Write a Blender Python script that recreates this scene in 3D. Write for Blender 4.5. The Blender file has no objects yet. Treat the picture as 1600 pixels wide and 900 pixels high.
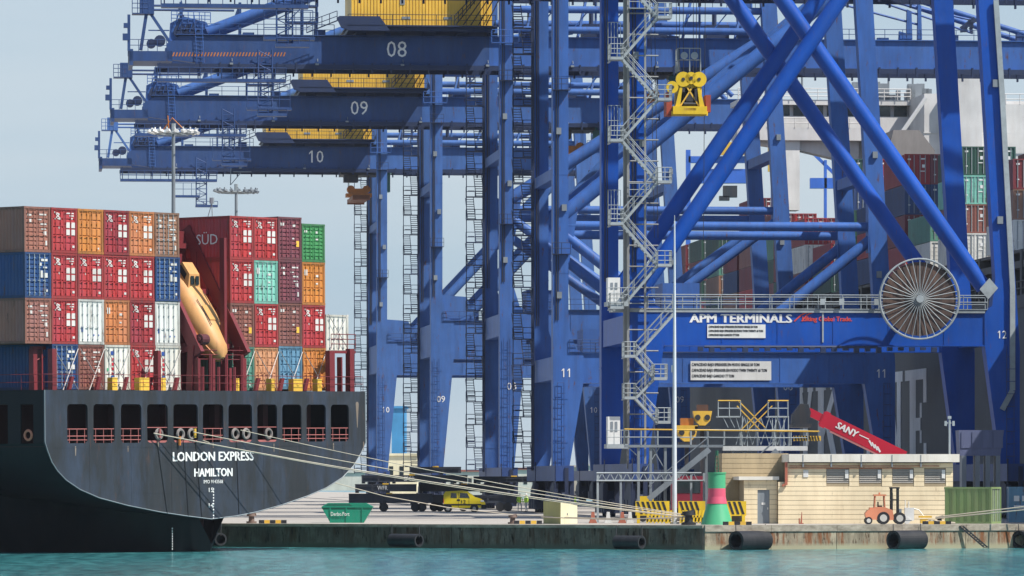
import bpy, math, random
from mathutils import Vector, Matrix, Euler
R = math.radians
rnd = random.Random(7)
S = bpy.context.scene
C = S.collection

# ------------------------------------------------------------------ camera, sky, sun, exposure
F = 8000.0          # focal length in photograph pixels (1600 wide)
HC = 4.73           # camera height over the water
QZ = 1.63           # quay level over the water
HY = 750.0          # horizon row in the photograph
cam_d = bpy.data.cameras.new('camera'); cam = bpy.data.objects.new('camera', cam_d); C.objects.link(cam)
cam.location = (0, 0, HC); cam.rotation_euler = (R(90), 0, 0)
cam_d.sensor_width = 36; cam_d.lens = F * 36 / 1600; cam_d.shift_y = (HY - 450) / 1600
cam_d.clip_start = 1; cam_d.clip_end = 30000
S.camera = cam
SUN_AZ, SUN_EL = 118.0, 52.0      # azimuth clockwise from +Y
w = bpy.data.worlds.new("World"); S.world = w; w.use_nodes = True
nt = w.node_tree; bg = nt.nodes['Background']
sky = nt.nodes.new('ShaderNodeTexSky'); sky.sky_type = 'NISHITA'; sky.sun_disc = False
sky.sun_elevation = R(SUN_EL); sky.sun_rotation = R(SUN_AZ)
sky.air_density = 1.0; sky.dust_density = 0.6; sky.ozone_density = 3.0; sky.altitude = 0
# summer haze: towards the horizon the sky pales to an even blue-grey all the way round
tc = nt.nodes.new('ShaderNodeTexCoord'); sx = nt.nodes.new('ShaderNodeSeparateXYZ'); nt.links.new(tc.outputs['Generated'], sx.inputs[0])
hz = nt.nodes.new('ShaderNodeMapRange'); hz.inputs[1].default_value = 0.0; hz.inputs[2].default_value = 0.5; hz.inputs[3].default_value = 0.95; hz.inputs[4].default_value = 0.2
nt.links.new(sx.outputs[2], hz.inputs[0])
cn = nt.nodes.new('ShaderNodeTexNoise'); cn.inputs['Scale'].default_value = 3.0; cn.inputs['Detail'].default_value = 5
cm = nt.nodes.new('ShaderNodeMapping'); cm.inputs['Scale'].default_value = (1, 1, 7); nt.links.new(tc.outputs['Generated'], cm.inputs[0]); nt.links.new(cm.outputs[0], cn.inputs[0])
ch_ = nt.nodes.new('ShaderNodeMix'); ch_.data_type = 'RGBA'; ch_.inputs[6].default_value = (3.0, 4.05, 5.0, 1); ch_.inputs[7].default_value = (4.35, 4.95, 5.5, 1)
cmr = nt.nodes.new('ShaderNodeMapRange'); cmr.inputs[1].default_value = .35; cmr.inputs[2].default_value = .65; nt.links.new(cn.outputs[0], cmr.inputs[0]); nt.links.new(cmr.outputs[0], ch_.inputs[0])
smx = nt.nodes.new('ShaderNodeMix'); smx.data_type = 'RGBA'; nt.links.new(hz.outputs[0], smx.inputs[0]); nt.links.new(sky.outputs[0], smx.inputs[6]); nt.links.new(ch_.outputs[2], smx.inputs[7])
nt.links.new(smx.outputs[2], bg.inputs[0]); bg.inputs[1].default_value = 0.1
sd = bpy.data.lights.new('sun', 'SUN'); sun = bpy.data.objects.new('sun', sd); C.objects.link(sun)
sd.energy = 4.8; sd.angle = R(0.5); sd.color = (1.0, 0.95, 0.87)
sdir = Vector((math.sin(R(SUN_AZ)) * math.cos(R(SUN_EL)), math.cos(R(SUN_AZ)) * math.cos(R(SUN_EL)), math.sin(R(SUN_EL))))
sun.rotation_euler = sdir.to_track_quat('Z', 'Y').to_euler()
S.view_settings.view_transform = 'Standard'; S.view_settings.look = 'None'
S.view_settings.exposure = 0.45; S.view_settings.gamma = 1.0
S.cycles.max_bounces = 5; S.cycles.diffuse_bounces = 2; S.cycles.glossy_bounces = 2
S.cycles.transmission_bounces = 2; S.cycles.volume_bounces = 0

# ------------------------------------------------------------------ materials
def srgb(r, g, b):
    f = lambda c: (c / 255) / 12.92 if c / 255 <= 0.04045 else (((c / 255) + 0.055) / 1.055) ** 2.4
    return (f(r), f(g), f(b))
MATS = {}
def paint(name, col, rough=0.45, dirt=0.35, dcol=None, scale=0.6, streak=True, metal=0.0, bump=0.0, spec=0.4, dscale=1.0, rust=0.0, chalk=0.0):
    """painted or weathered surface: base colour, vertical dirt streaks and blotches"""
    if name in MATS: return MATS[name]
    m = bpy.data.materials.new(name); m.use_nodes = True; n = m.node_tree.nodes; l = m.node_tree.links
    b = n['Principled BSDF']; b.inputs['Roughness'].default_value = rough; b.inputs['Metallic'].default_value = metal
    b.inputs['Specular IOR Level'].default_value = spec
    geo = n.new('ShaderNodeNewGeometry')
    mp = n.new('ShaderNodeMapping'); mp.inputs['Scale'].default_value = (scale * 3 * dscale, scale * 3 * dscale, scale * (0.35 if streak else 3) * dscale)
    l.new(geo.outputs['Position'], mp.inputs[0])
    t = n.new('ShaderNodeTexNoise'); t.inputs['Scale'].default_value = 1.0; t.inputs['Detail'].default_value = 6; t.inputs['Roughness'].default_value = 0.65
    l.new(mp.outputs[0], t.inputs[0])
    cr = n.new('ShaderNodeValToRGB'); cr.color_ramp.elements[0].position = 0.42; cr.color_ramp.elements[1].position = 0.72
    l.new(t.outputs[0], cr.inputs[0])
    t2 = n.new('ShaderNodeTexNoise'); t2.inputs['Scale'].default_value = scale * 0.5; t2.inputs['Detail'].default_value = 3
    l.new(geo.outputs['Position'], t2.inputs[0])
    mu = n.new('ShaderNodeMath'); mu.operation = 'MULTIPLY'; mu.inputs[1].default_value = dirt
    l.new(cr.outputs[0], mu.inputs[0])
    mx = n.new('ShaderNodeMix'); mx.data_type = 'RGBA'
    dc = dcol if dcol else tuple(c * 0.45 + 0.02 for c in col)
    mx.inputs[6].default_value = (*col, 1); mx.inputs[7].default_value = (*dc, 1)
    l.new(mu.outputs[0], mx.inputs[0])
    hs = n.new('ShaderNodeHueSaturation'); l.new(mx.outputs[2], hs.inputs['Color'])
    mr = n.new('ShaderNodeMapRange'); mr.inputs[1].default_value = 0.3; mr.inputs[2].default_value = 0.7
    mr.inputs[3].default_value = 0.86; mr.inputs[4].default_value = 1.12
    l.new(t2.outputs[0], mr.inputs[0]); l.new(mr.outputs[0], hs.inputs['Value'])
    out = hs.outputs[0]
    def layer(out, scl, lo, hi, colr, amt):
        m3 = n.new('ShaderNodeMapping'); m3.inputs['Scale'].default_value = scl; l.new(geo.outputs['Position'], m3.inputs[0])
        t3 = n.new('ShaderNodeTexNoise'); t3.inputs['Scale'].default_value = 1; t3.inputs['Detail'].default_value = 8; t3.inputs['Roughness'].default_value = .75; l.new(m3.outputs[0], t3.inputs[0])
        r3 = n.new('ShaderNodeMapRange'); r3.inputs[1].default_value = lo; r3.inputs[2].default_value = hi; r3.inputs[4].default_value = amt; l.new(t3.outputs[0], r3.inputs[0])
        x3 = n.new('ShaderNodeMix'); x3.data_type = 'RGBA'; l.new(r3.outputs[0], x3.inputs[0]); l.new(out, x3.inputs[6]); x3.inputs[7].default_value = (*colr, 1); return x3.outputs[2]
    if chalk: out = layer(out, (.5, .5, .12), .45, .75, tuple(.6*c + .4*k_ for c, k_ in zip(col, (.11, .19, .36))), chalk)
    if rust: out = layer(out, (2.6, 2.6, .55), .585, .66, (.11, .05, .03), rust)
    l.new(out, b.inputs['Base Color'])
    if bump:
        bp = n.new('ShaderNodeBump'); bp.inputs['Strength'].default_value = bump; bp.inputs['Distance'].default_value = 0.05
        l.new(t.outputs[0], bp.inputs['Height']); l.new(bp.outputs[0], b.inputs['Normal'])
    MATS[name] = m
    return m
RUST = srgb(110, 62, 40)
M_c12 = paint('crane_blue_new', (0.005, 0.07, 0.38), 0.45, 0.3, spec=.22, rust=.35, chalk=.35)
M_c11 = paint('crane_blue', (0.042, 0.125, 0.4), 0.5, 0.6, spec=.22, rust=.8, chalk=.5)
M_c08 = paint('crane_blue_pale', (0.045, 0.122, 0.37), 0.5, 0.6, spec=.22, rust=.85, chalk=.5)  # blues get slightly paler from crane to crane with distance
M_c09 = paint('crane_blue_paler', (0.052, 0.132, 0.37), 0.55, 0.6, spec=.2, rust=.85, chalk=.5)
M_c10 = paint('crane_blue_palest', (0.055, 0.136, 0.37), 0.55, 0.6, spec=.2, rust=.85, chalk=.5)
M_navy = paint('navy_and_girder_shade', (0.018, 0.055, 0.18), 0.5, 0.45, rust=.5, chalk=.5)  # navy steelwork; also carries the backreach girder's shade in its colour
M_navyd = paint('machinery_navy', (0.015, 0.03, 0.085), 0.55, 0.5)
M_bogie = paint('bogie_blue', (0.012, 0.022, 0.06), 0.6, 0.5)
M_bogieb = paint('bogie_frame_blue', (0.025, 0.06, 0.2), 0.5, 0.5)
M_galv = paint('galvanised_steel', (0.33, 0.37, 0.39), 0.5, 0.45, streak=False)
M_steel = paint('grey_steel', (0.22, 0.25, 0.28), 0.5, 0.4)
M_whitep = paint('white_paint', (0.72, 0.72, 0.7), 0.5, 0.25)
M_mark = paint('white_lettering', (0.78, 0.78, 0.77), 0.6, 0.12)
M_blackt = paint('black_lettering', (0.02, 0.02, 0.025), 0.6, 0.1)
M_redt = paint('red_lettering', (0.6, 0.06, 0.04), 0.5, 0.1)
M_yel = paint('machinery_yellow', (0.78, 0.47, 0.06), 0.45, 0.35)
M_yel2 = paint('safety_yellow', (0.75, 0.5, 0.02), 0.45, 0.3)
M_black = paint('black_rubber', (0.015, 0.016, 0.02), 0.55, 0.3, dcol=(0.06, 0.06, 0.06))
M_dark = paint('dark_steel', (0.025, 0.03, 0.04), 0.55, 0.5, dcol=(0.09, 0.06, 0.04))
M_orange = paint('orange_rust_paint', (0.5, 0.17, 0.03), 0.5, 0.5)
M_glass = paint('dark_glass', (0.02, 0.03, 0.035), 0.08, 0.1, spec=0.8)
M_glassg = paint('green_cab_glass', (0.05, 0.16, 0.13), 0.1, 0.1, spec=0.8)
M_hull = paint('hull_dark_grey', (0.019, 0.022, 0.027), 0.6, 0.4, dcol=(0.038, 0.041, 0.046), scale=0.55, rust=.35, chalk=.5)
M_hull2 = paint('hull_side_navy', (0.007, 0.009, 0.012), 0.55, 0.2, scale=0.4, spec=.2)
M_boot = paint('boot_topping_red', (0.06, 0.015, 0.014), 0.6, 0.3)
M_shipred = paint('ship_gear_red', (0.17, 0.022, 0.028), 0.5, 0.4, rust=.4)
M_intred = paint('mooring_deck_red', (0.06, 0.012, 0.014), 0.7, 0.3)
M_pinkrail = paint('faded_red_rail', (0.38, 0.12, 0.11), 0.6, 0.3)
M_boat = paint('lifeboat_orange', (0.62, 0.32, 0.12), 0.5, 0.55, dcol=(0.35, 0.16, 0.07), rust=.3)
M_rope = paint('mooring_rope', (0.5, 0.44, 0.35), 0.85, 0.3, streak=False)
M_green = paint('skip_green', (0.01, 0.24, 0.15), 0.4, 0.3)
M_bgreen = paint('beacon_green', (0.07, 0.38, 0.19), 0.5, 0.25)
M_bpink = paint('beacon_pink', (0.62, 0.09, 0.16), 0.5, 0.25)
M_beige = paint('cabinet_beige', (0.78, 0.72, 0.5), 0.5, 0.2)
M_olive_shade = paint('cabinet_olive_shade', (0.42, 0.4, 0.12), 0.5, 0.2)  # shade of the cabinet's left face, put into its colour
M_vany = paint('van_yellow', (0.8, 0.62, 0.02), 0.3, 0.12)
M_sany = paint('stacker_red', (0.5, 0.01, 0.035), 0.3, 0.15)
M_fork = paint('forklift_orange', (0.66, 0.24, 0.13), 0.45, 0.25)
M_hub = paint('wheel_hub', (0.55, 0.54, 0.5), 0.5, 0.3)
M_shipw = paint('ship_white', (0.62, 0.61, 0.6), 0.5, 0.3, dcol=(0.45, 0.4, 0.36))
M_hullb = paint('far_hull_grey', (0.05, 0.06, 0.075), 0.6, 0.35, dcol=(0.09, 0.1, 0.11))
M_farb = paint('far_crane_blue', (0.04, 0.14, 0.55), 0.5, 0.25)
M_cream = paint('cream_block', (0.82, 0.69, 0.47), 0.85, 0.35, dcol=(0.55, 0.42, 0.26), streak=True, bump=0.3, rust=.35)
M_joint = paint('mortar', (0.36, 0.29, 0.19), 0.9, 0.3)
M_roofw = paint('roof_fascia_white', (0.74, 0.71, 0.64), 0.6, 0.3, dcol=(0.4, 0.3, 0.2))
M_shut = paint('louvre_grey', (0.4, 0.37, 0.33), 0.6, 0.3)
M_pipe = paint('downpipe_red', (0.42, 0.13, 0.08), 0.6, 0.3)
M_hiv = paint('hi_vis', (0.55, 0.85, 0.08), 0.7, 0.1)
M_skin = paint('skin', (0.5, 0.3, 0.2), 0.6, 0.1)
M_trou = paint('pale_trousers', (0.5, 0.52, 0.52), 0.8, 0.1)
M_bluec = paint('blue_clothes', (0.03, 0.1, 0.4), 0.8, 0.1)
M_fbeige = paint('far_wall_beige', (0.5, 0.4, 0.32), 0.8, 0.25)
M_fwhite = paint('far_wall_white', (0.62, 0.58, 0.5), 0.8, 0.2)
M_fblue = paint('far_cladding_blue', (0.06, 0.28, 0.55), 0.6, 0.2)
M_fred = paint('far_tile_red', (0.35, 0.12, 0.09), 0.8, 0.2)

def ground_mat(name, col, stain, sc, amt=0.5, seam=None):
    m = bpy.data.materials.new(name); m.use_nodes = True; n = m.node_tree.nodes; l = m.node_tree.links
    b = n['Principled BSDF']; b.inputs['Roughness'].default_value = 0.9; b.inputs['Specular IOR Level'].default_value = 0.15
    geo = n.new('ShaderNodeNewGeometry'); mp = n.new('ShaderNodeMapping'); mp.inputs['Scale'].default_value = sc
    l.new(geo.outputs['Position'], mp.inputs[0])
    t = n.new('ShaderNodeTexNoise'); t.inputs['Scale'].default_value = 1; t.inputs['Detail'].default_value = 7; t.inputs['Roughness'].default_value = 0.7
    l.new(mp.outputs[0], t.inputs[0])
    cr = n.new('ShaderNodeValToRGB'); e = cr.color_ramp.elements; e[0].position = 0.36; e[1].position = 0.66
    e[0].color = (*stain, 1); e[1].color = (*col, 1)
    l.new(t.outputs[0], cr.inputs[0])
    mx = n.new('ShaderNodeMix'); mx.data_type = 'RGBA'; mx.inputs[0].default_value = amt
    mx.inputs[6].default_value = (*col, 1); l.new(cr.outputs[0], mx.inputs[7]); l.new(mx.outputs[2], b.inputs['Base Color'])
    bp = n.new('ShaderNodeBump'); bp.inputs['Strength'].default_value = 0.3; bp.inputs['Distance'].default_value = 0.04
    l.new(t.outputs[0], bp.inputs['Height']); l.new(bp.outputs[0], b.inputs['Normal'])
    return m
M_quay = ground_mat('quay_concrete', (0.4, 0.37, 0.335), (0.29, 0.265, 0.235), (0.12, 0.03, 1), 0.55)
M_kerb = ground_mat('quay_coping', (0.42, 0.37, 0.3), (0.16, 0.13, 0.1), (1.2, 1.2, 2.5), 0.8)
def quay_face_mat(name, base, rust, algae, amt):
    m = bpy.data.materials.new(name); m.use_nodes = True; n = m.node_tree.nodes; l = m.node_tree.links
    b = n['Principled BSDF']; b.inputs['Roughness'].default_value = 0.85; b.inputs['Specular IOR Level'].default_value = 0.2
    geo = n.new('ShaderNodeNewGeometry')
    def noise(s, pos0, pos1, det=6):
        mp = n.new('ShaderNodeMapping'); mp.inputs['Scale'].default_value = s; l.new(geo.outputs['Position'], mp.inputs[0])
        t = n.new('ShaderNodeTexNoise'); t.inputs['Scale'].default_value = 1; t.inputs['Detail'].default_value = det; t.inputs['Roughness'].default_value = .7; l.new(mp.outputs[0], t.inputs[0])
        r = n.new('ShaderNodeMapRange'); r.inputs[1].default_value = pos0; r.inputs[2].default_value = pos1; l.new(t.outputs[0], r.inputs[0]); return r.outputs[0]
    def mix(fac, a, bcol):
        x = n.new('ShaderNodeMix'); x.data_type = 'RGBA'; l.new(fac, x.inputs[0])
        if isinstance(a, tuple): x.inputs[6].default_value = (*a, 1)
        else: l.new(a, x.inputs[6])
        x.inputs[7].default_value = (*bcol, 1); return x.outputs[2]
    c = mix(noise((.7, .7, 1.5), .35, .65), base, tuple(v * .6 for v in base))
    c = mix(noise((1.4, 1.4, .35), .46, .6), c, tuple(v * .5 for v in base))
    c = mix(noise((1.7, 1.7, .2), .5, .6), c, rust)
    c = mix(noise((4, 4, .8), .54, .64), c, tuple(v * .22 for v in rust))
    sep = n.new('ShaderNodeSeparateXYZ'); l.new(geo.outputs['Position'], sep.inputs[0])
    r = n.new('ShaderNodeMapRange'); r.inputs[1].default_value = .45; r.inputs[2].default_value = .18; l.new(sep.outputs[2], r.inputs[0])
    c = mix(r.outputs[0], c, algae)
    l.new(c, b.inputs['Base Color'])
    return m
M_qface = quay_face_mat('quay_wall_stained', (0.42, 0.35, 0.25), (0.2, 0.085, 0.04), (0.33, 0.3, 0.2), 1)
M_qdark = quay_face_mat('quay_wall_dark', (0.2, 0.165, 0.13), (0.09, 0.055, 0.035), (0.09, 0.09, 0.07), 1)  # darker, browner wall tone for the left-hand quay face

def water_mat():
    m = bpy.data.materials.new('harbour_water'); m.use_nodes = True; n = m.node_tree.nodes; l = m.node_tree.links
    b = n['Principled BSDF']; b.inputs['Roughness'].default_value = 0.12; b.inputs['Specular IOR Level'].default_value = 0.36; b.inputs['IOR'].default_value = 1.33
    geo = n.new('ShaderNodeNewGeometry')
    def nz(s, sc, det):
        mp = n.new('ShaderNodeMapping'); mp.inputs['Scale'].default_value = s; l.new(geo.outputs['Position'], mp.inputs[0])
        t = n.new('ShaderNodeTexNoise'); t.inputs['Scale'].default_value = sc; t.inputs['Detail'].default_value = det; t.inputs['Roughness'].default_value = 0.6
        l.new(mp.outputs[0], t.inputs[0]); return t.outputs[0]
    a = nz((1.0, 0.26, 1), 1.0, 8); c = nz((0.5, 0.045, 1), 0.35, 4); d = nz((1.6, .5, 1), 1.1, 5)
    cr = n.new('ShaderNodeValToRGB'); e = cr.color_ramp.elements
    e[0].position = 0.33; e[0].color = (0.04, 0.2, 0.218, 1); e[1].position = 0.68; e[1].color = (0.085, 0.345, 0.365, 1)
    l.new(c, cr.inputs[0])
    cr2 = n.new('ShaderNodeValToRGB'); e = cr2.color_ramp.elements
    e[0].position = 0.42; e[0].color = (0.2, 0.27, 0.32, 1); e[1].position = 0.6; e[1].color = (1.25, 1.2, 1.15, 1)
    l.new(a, cr2.inputs[0])
    mx = n.new('ShaderNodeMix'); mx.data_type = 'RGBA'; mx.blend_type = 'MULTIPLY'; mx.inputs[0].default_value = 0.7
    l.new(cr.outputs[0], mx.inputs[6]); l.new(cr2.outputs[0], mx.inputs[7]); l.new(mx.outputs[2], b.inputs['Base Color'])
    ad = n.new('ShaderNodeMath'); ad.operation = 'ADD'; l.new(a, ad.inputs[0]); l.new(d, ad.inputs[1])
    bp = n.new('ShaderNodeBump'); bp.inputs['Strength'].default_value = 1.0; bp.inputs['Distance'].default_value = 0.24
    gust = n.new('ShaderNodeMapRange'); gust.inputs[1].default_value = .4; gust.inputs[2].default_value = .6; gust.inputs[3].default_value = .35; gust.inputs[4].default_value = 1.0
    l.new(nz((.35, .035, 1), .25, 3), gust.inputs[0]); l.new(gust.outputs[0], bp.inputs['Strength'])
    l.new(ad.outputs[0], bp.inputs['Height']); l.new(bp.outputs[0], b.inputs['Normal'])
    return m
M_water = water_mat()

# ------------------------------------------------------------------ mesh helpers
class MB:
    def __init__(s): s.v = []; s.f = []; s.mi = []
    def add(s, vs, fs, mi=0):
        o = len(s.v); s.v += [tuple(p) for p in vs]; s.f += [tuple(i + o for i in f) for f in fs]; s.mi += [mi] * len(fs)
    def box(s, x0, x1, y0, y1, z0, z1, mi=0):
        s.add([(x0,y0,z0),(x1,y0,z0),(x1,y1,z0),(x0,y1,z0),(x0,y0,z1),(x1,y0,z1),(x1,y1,z1),(x0,y1,z1)],
              [(0,3,2,1),(4,5,6,7),(0,1,5,4),(1,2,6,5),(2,3,7,6),(3,0,4,7)], mi)
    def bar(s, p, q, wd, ht=None, mi=0, up=(0,0,1)):
        p = Vector(p); q = Vector(q); d = (q - p).normalized(); up = Vector(up)
        if abs(d.dot(up)) > .98: up = Vector((0,1,0))
        a = d.cross(up).normalized() * wd / 2; b = a.cross(d).normalized() * (ht or wd) / 2
        vs = [p-a-b, p+a-b, p+a+b, p-a+b, q-a-b, q+a-b, q+a+b, q-a+b]
        s.add(vs, [(0,3,2,1),(4,5,6,7),(0,1,5,4),(1,2,6,5),(2,3,7,6),(3,0,4,7)], mi)
    def tube(s, p, q, r, n=8, r2=None, mi=0, caps=True):
        p = Vector(p); q = Vector(q); d = (q - p).normalized()
        u = Vector((0,0,1)) if abs(d.z) < .9 else Vector((0,1,0))
        a = d.cross(u).normalized(); b = a.cross(d); r2 = r if r2 is None else r2
        vs = []
        for (c, rr) in ((p, r), (q, r2)):
            for i in range(n):
                t = 2 * math.pi * i / n; vs.append(c + (a * math.cos(t) + b * math.sin(t)) * rr)
        fs = [(i, (i+1) % n, n + (i+1) % n, n + i) for i in range(n)]
        if caps: fs += [tuple(range(n))[::-1], tuple(range(n, 2*n))]
        s.add(vs, fs, mi)
    def path(s, pts, r, n=6, mi=0):
        pts = [Vector(p) for p in pts]; vs = []; k = len(pts)
        for i, c in enumerate(pts):
            d = (pts[min(i+1, k-1)] - pts[max(i-1, 0)]).normalized()
            u = Vector((0,0,1)) if abs(d.z) < .9 else Vector((0,1,0))
            a = d.cross(u).normalized(); b = a.cross(d)
            for j in range(n):
                t = 2 * math.pi * j / n; vs.append(c + (a * math.cos(t) + b * math.sin(t)) * r)
        fs = [(i*n+j, i*n+(j+1) % n, (i+1)*n+(j+1) % n, (i+1)*n+j) for i in range(k-1) for j in range(n)]
        fs += [tuple(range(n))[::-1], tuple(range((k-1)*n, k*n))]
        s.add(vs, fs, mi)
    def prism_y(s, pts, y0, y1, mi=0):      # polygon in x,z extruded along y
        n = len(pts); vs = [(x, y0, z) for x, z in pts] + [(x, y1, z) for x, z in pts]
        s.add(vs, [tuple(range(n)), tuple(range(n, 2*n))[::-1]] + [(i, n+i, n+(i+1) % n, (i+1) % n) for i in range(n)], mi)
    def prism_x(s, pts, x0, x1, mi=0):      # polygon in y,z extruded along x
        n = len(pts); vs = [(x0, y, z) for y, z in pts] + [(x1, y, z) for y, z in pts]
        s.add(vs, [tuple(range(n))[::-1], tuple(range(n, 2*n))] + [(i, (i+1) % n, n+(i+1) % n, n+i) for i in range(n)], mi)
    def prism_z(s, pts, z0, z1, mi=0):
        n = len(pts); vs = [(x, y, z0) for x, y in pts] + [(x, y, z1) for x, y in pts]
        s.add(vs, [tuple(range(n))[::-1], tuple(range(n, 2*n))] + [(i, (i+1) % n, n+(i+1) % n, n+i) for i in range(n)], mi)
    def quad(s, a, b, c, d, mi=0): s.add([a, b, c, d], [(0,1,2,3)], mi)
    def disc_y(s, c, r, y0, y1, n=16, mi=0):
        s.tube((c[0], y0, c[1]), (c[0], y1, c[1]), r, n, mi=mi)
    def ring_y(s, c, R0, r, n=20, m=6, y=0, mi=0):
        vs = []
        for i in range(n):
            t = 2*math.pi*i/n
            for j in range(m):
                q = 2*math.pi*j/m; rr = R0 + r*math.cos(q)
                vs.append((c[0] + rr*math.cos(t), y + r*math.sin(q), c[1] + rr*math.sin(t)))
        s.add(vs, [(i*m+j, i*m+(j+1) % m, ((i+1) % n)*m+(j+1) % m, ((i+1) % n)*m+j) for i in range(n) for j in range(m)], mi)
    def rail(s, pts, h=1.1, sp=1.6, r=0.035, mids=1, mi=0, posts=True):
        pts = [Vector(p) for p in pts]; up = Vector((0,0,1))
        for a, b in zip(pts[:-1], pts[1:]):
            for k in range(mids + 1):
                z = h * (1 - k / (mids + 1)); s.tube(a + up*z, b + up*z, r, 4, caps=False, mi=mi)
            if posts:
                n = max(1, round((b - a).length / sp))
                for i in range(n + 1):
                    p = a.lerp(b, i / n); s.tube(p, p + up*h, r, 4, caps=False, mi=mi)
    def mesh(s, name, mats, smooth=False):
        me = bpy.data.meshes.new(name); me.from_pydata(s.v, [], s.f)
        for m in (mats if isinstance(mats, (list, tuple)) else [mats]): me.materials.append(m)
        if any(s.mi): me.polygons.foreach_set('material_index', s.mi)
        if smooth:
            me.polygons.foreach_set('use_smooth', [True] * len(s.f)); me.set_sharp_from_angle(angle=R(38))
        me.update(); return me
def obj(name, me, parent=None, loc=(0,0,0), rot=(0,0,0), mat=None):
    o = bpy.data.objects.new(name, me); C.objects.link(o); o.location = loc; o.rotation_euler = rot
    if parent: o.parent = parent
    if mat:
        o.material_slots[0].link = 'OBJECT'; o.material_slots[0].material = mat
    return o
def part(name, mb, mats, parent=None, loc=(0,0,0), rot=(0,0,0), smooth=False, label=None):
    o = obj(name, mb.mesh(name, mats, smooth), parent, loc, rot)
    if label: o['label'] = label
    return o
def thing(name, label, cat, loc=(0,0,0), rot=(0,0,0), group=None):
    o = bpy.data.objects.new(name, None); C.objects.link(o); o.location = loc; o.rotation_euler = rot
    o.empty_display_size = 0.3; o['label'] = label; o['category'] = cat
    if group: o['group'] = group
    return o
def tag(o, label, cat, group=None):
    o['label'] = label; o['category'] = cat
    if group: o['group'] = group
    return o
def struct(name, mb, mats, smooth=False):
    o = obj(name, mb.mesh(name, mats, smooth)); o['kind'] = 'structure'; return o
TXT = {}
def number(s, wd, ht, mat, parent, loc):
    n = len(s); cw = wd / n * .86
    for i, c in enumerate(s):
        x = loc[0] - wd/2 + wd*(i+.5)/n
        if c == '1':
            b = ht * .13; m = MB(); m.prism_y([(x-b/2,loc[2]-ht/2),(x+b/2,loc[2]-ht/2),(x+b/2,loc[2]+ht/2),(x-b/2,loc[2]+ht/2)], loc[1]-.012, loc[1])
            m.prism_y([(x-b/2,loc[2]+ht/2),(x-cw*.42,loc[2]+ht*.3),(x-cw*.42,loc[2]+ht*.18),(x-b/2,loc[2]+ht*.33)], loc[1]-.012, loc[1]); part('lettering', m, mat, parent)
        else: text(c, cw, ht, mat, parent, (x, loc[1], loc[2]))
def text(s, wd, ht, mat, parent, loc, rot=(R(90),0,0), name='lettering', depth=0.015, shear=0.0, bold=0.0):
    """flat lettering fitted to width wd and height ht, centred on loc, reading along its local x"""
    key = (s, wd, ht, depth, shear, bold)
    if key not in TXT:
        cu = bpy.data.curves.new('t', 'FONT'); cu.body = s; cu.extrude = 0.01; cu.resolution_u = 2; cu.shear = shear
        cu.space_line = 0.85
        o = bpy.data.objects.new('t', cu); C.objects.link(o)
        dg = bpy.context.evaluated_depsgraph_get(); me = bpy.data.meshes.new_from_object(o.evaluated_get(dg))
        bpy.data.objects.remove(o)
        xs = [v.co.x for v in me.vertices]; ys = [v.co.y for v in me.vertices]
        x0, x1, y0, y1 = min(xs), max(xs), min(ys), max(ys)
        for v in me.vertices:
            v.co = ((v.co.x - (x0+x1)/2) * wd / (x1-x0), (v.co.y - (y0+y1)/2) * ht / (y1-y0), (v.co.z + .01) / .02 * depth)
        if bold:
            vs = [v.co.copy() for v in me.vertices]; fs = [tuple(p.vertices) for p in me.polygons]; n_ = len(vs); V = []; Fs = []
            for k, (dx, dy) in enumerate(((0, 0), (bold, 0), (-bold, 0), (0, bold*.6))):
                V += [(v.x+dx, v.y+dy, v.z*(1+.12*k)) for v in vs]; Fs += [tuple(i+k*n_ for i in f) for f in fs]
            me = bpy.data.meshes.new('lettering'); me.from_pydata(V, [], Fs)
        me.name = 'lettering'; me.materials.clear(); me.materials.append(mat); TXT[key] = me
    return obj(name, TXT[key], parent, loc, rot, mat)

# ------------------------------------------------------------------ places: from the photograph to the ground plan
def WX(px, D): return (px - 800) * D / F
def WZ(py, D): return HC + (HY - py) * D / F
class Frame:
    """a local frame standing at px, D on the quay, turned by ang; at() gives local x and z seen at a pixel in the plane y=ly"""
    def __init__(s, px, D, ang=0.0, z0=QZ):
        s.O = Vector((WX(px, D), D, z0)); s.a = ang; s.ex = Vector((math.cos(ang), math.sin(ang), 0)); s.ey = Vector((-math.sin(ang), math.cos(ang), 0))
    def at(s, px, py, ly=0.0):
        k = (px - 800) / F; ox = s.O.x + s.ey.x * ly; oy = s.O.y + s.ey.y * ly
        lx = (k * oy - ox) / (s.ex.x - k * s.ex.y); D = oy + lx * s.ex.y
        return lx, WZ(py, D) - s.O.z
CR_A = math.atan((800 - 35) / F)

# ================================================================== SETTING
mb = MB(); mb.box(-6000, 6000, -200, 20000, -3, 0)
struct('water', mb, M_water)
Cx, Cy = 13.0, 347.0
L1 = (-21.3, 363.0); L2 = (L1[0] - .793*320, L1[1] + .609*320)
hullx = lambda D: 44.9 - .0957 * (D - 409)
quay_pts = [(Cx, Cy), (36, 357.0), (140, 402), (140, 404), (hullx(405)-.8, 405), (hullx(1300)-.8, 1300), (-200, 2200), (-1500, 2200), L2, L1]
mb = MB(); mb.prism_z(quay_pts, -2.5, QZ - .004)
q = struct('quay', mb, [M_quay])
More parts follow.
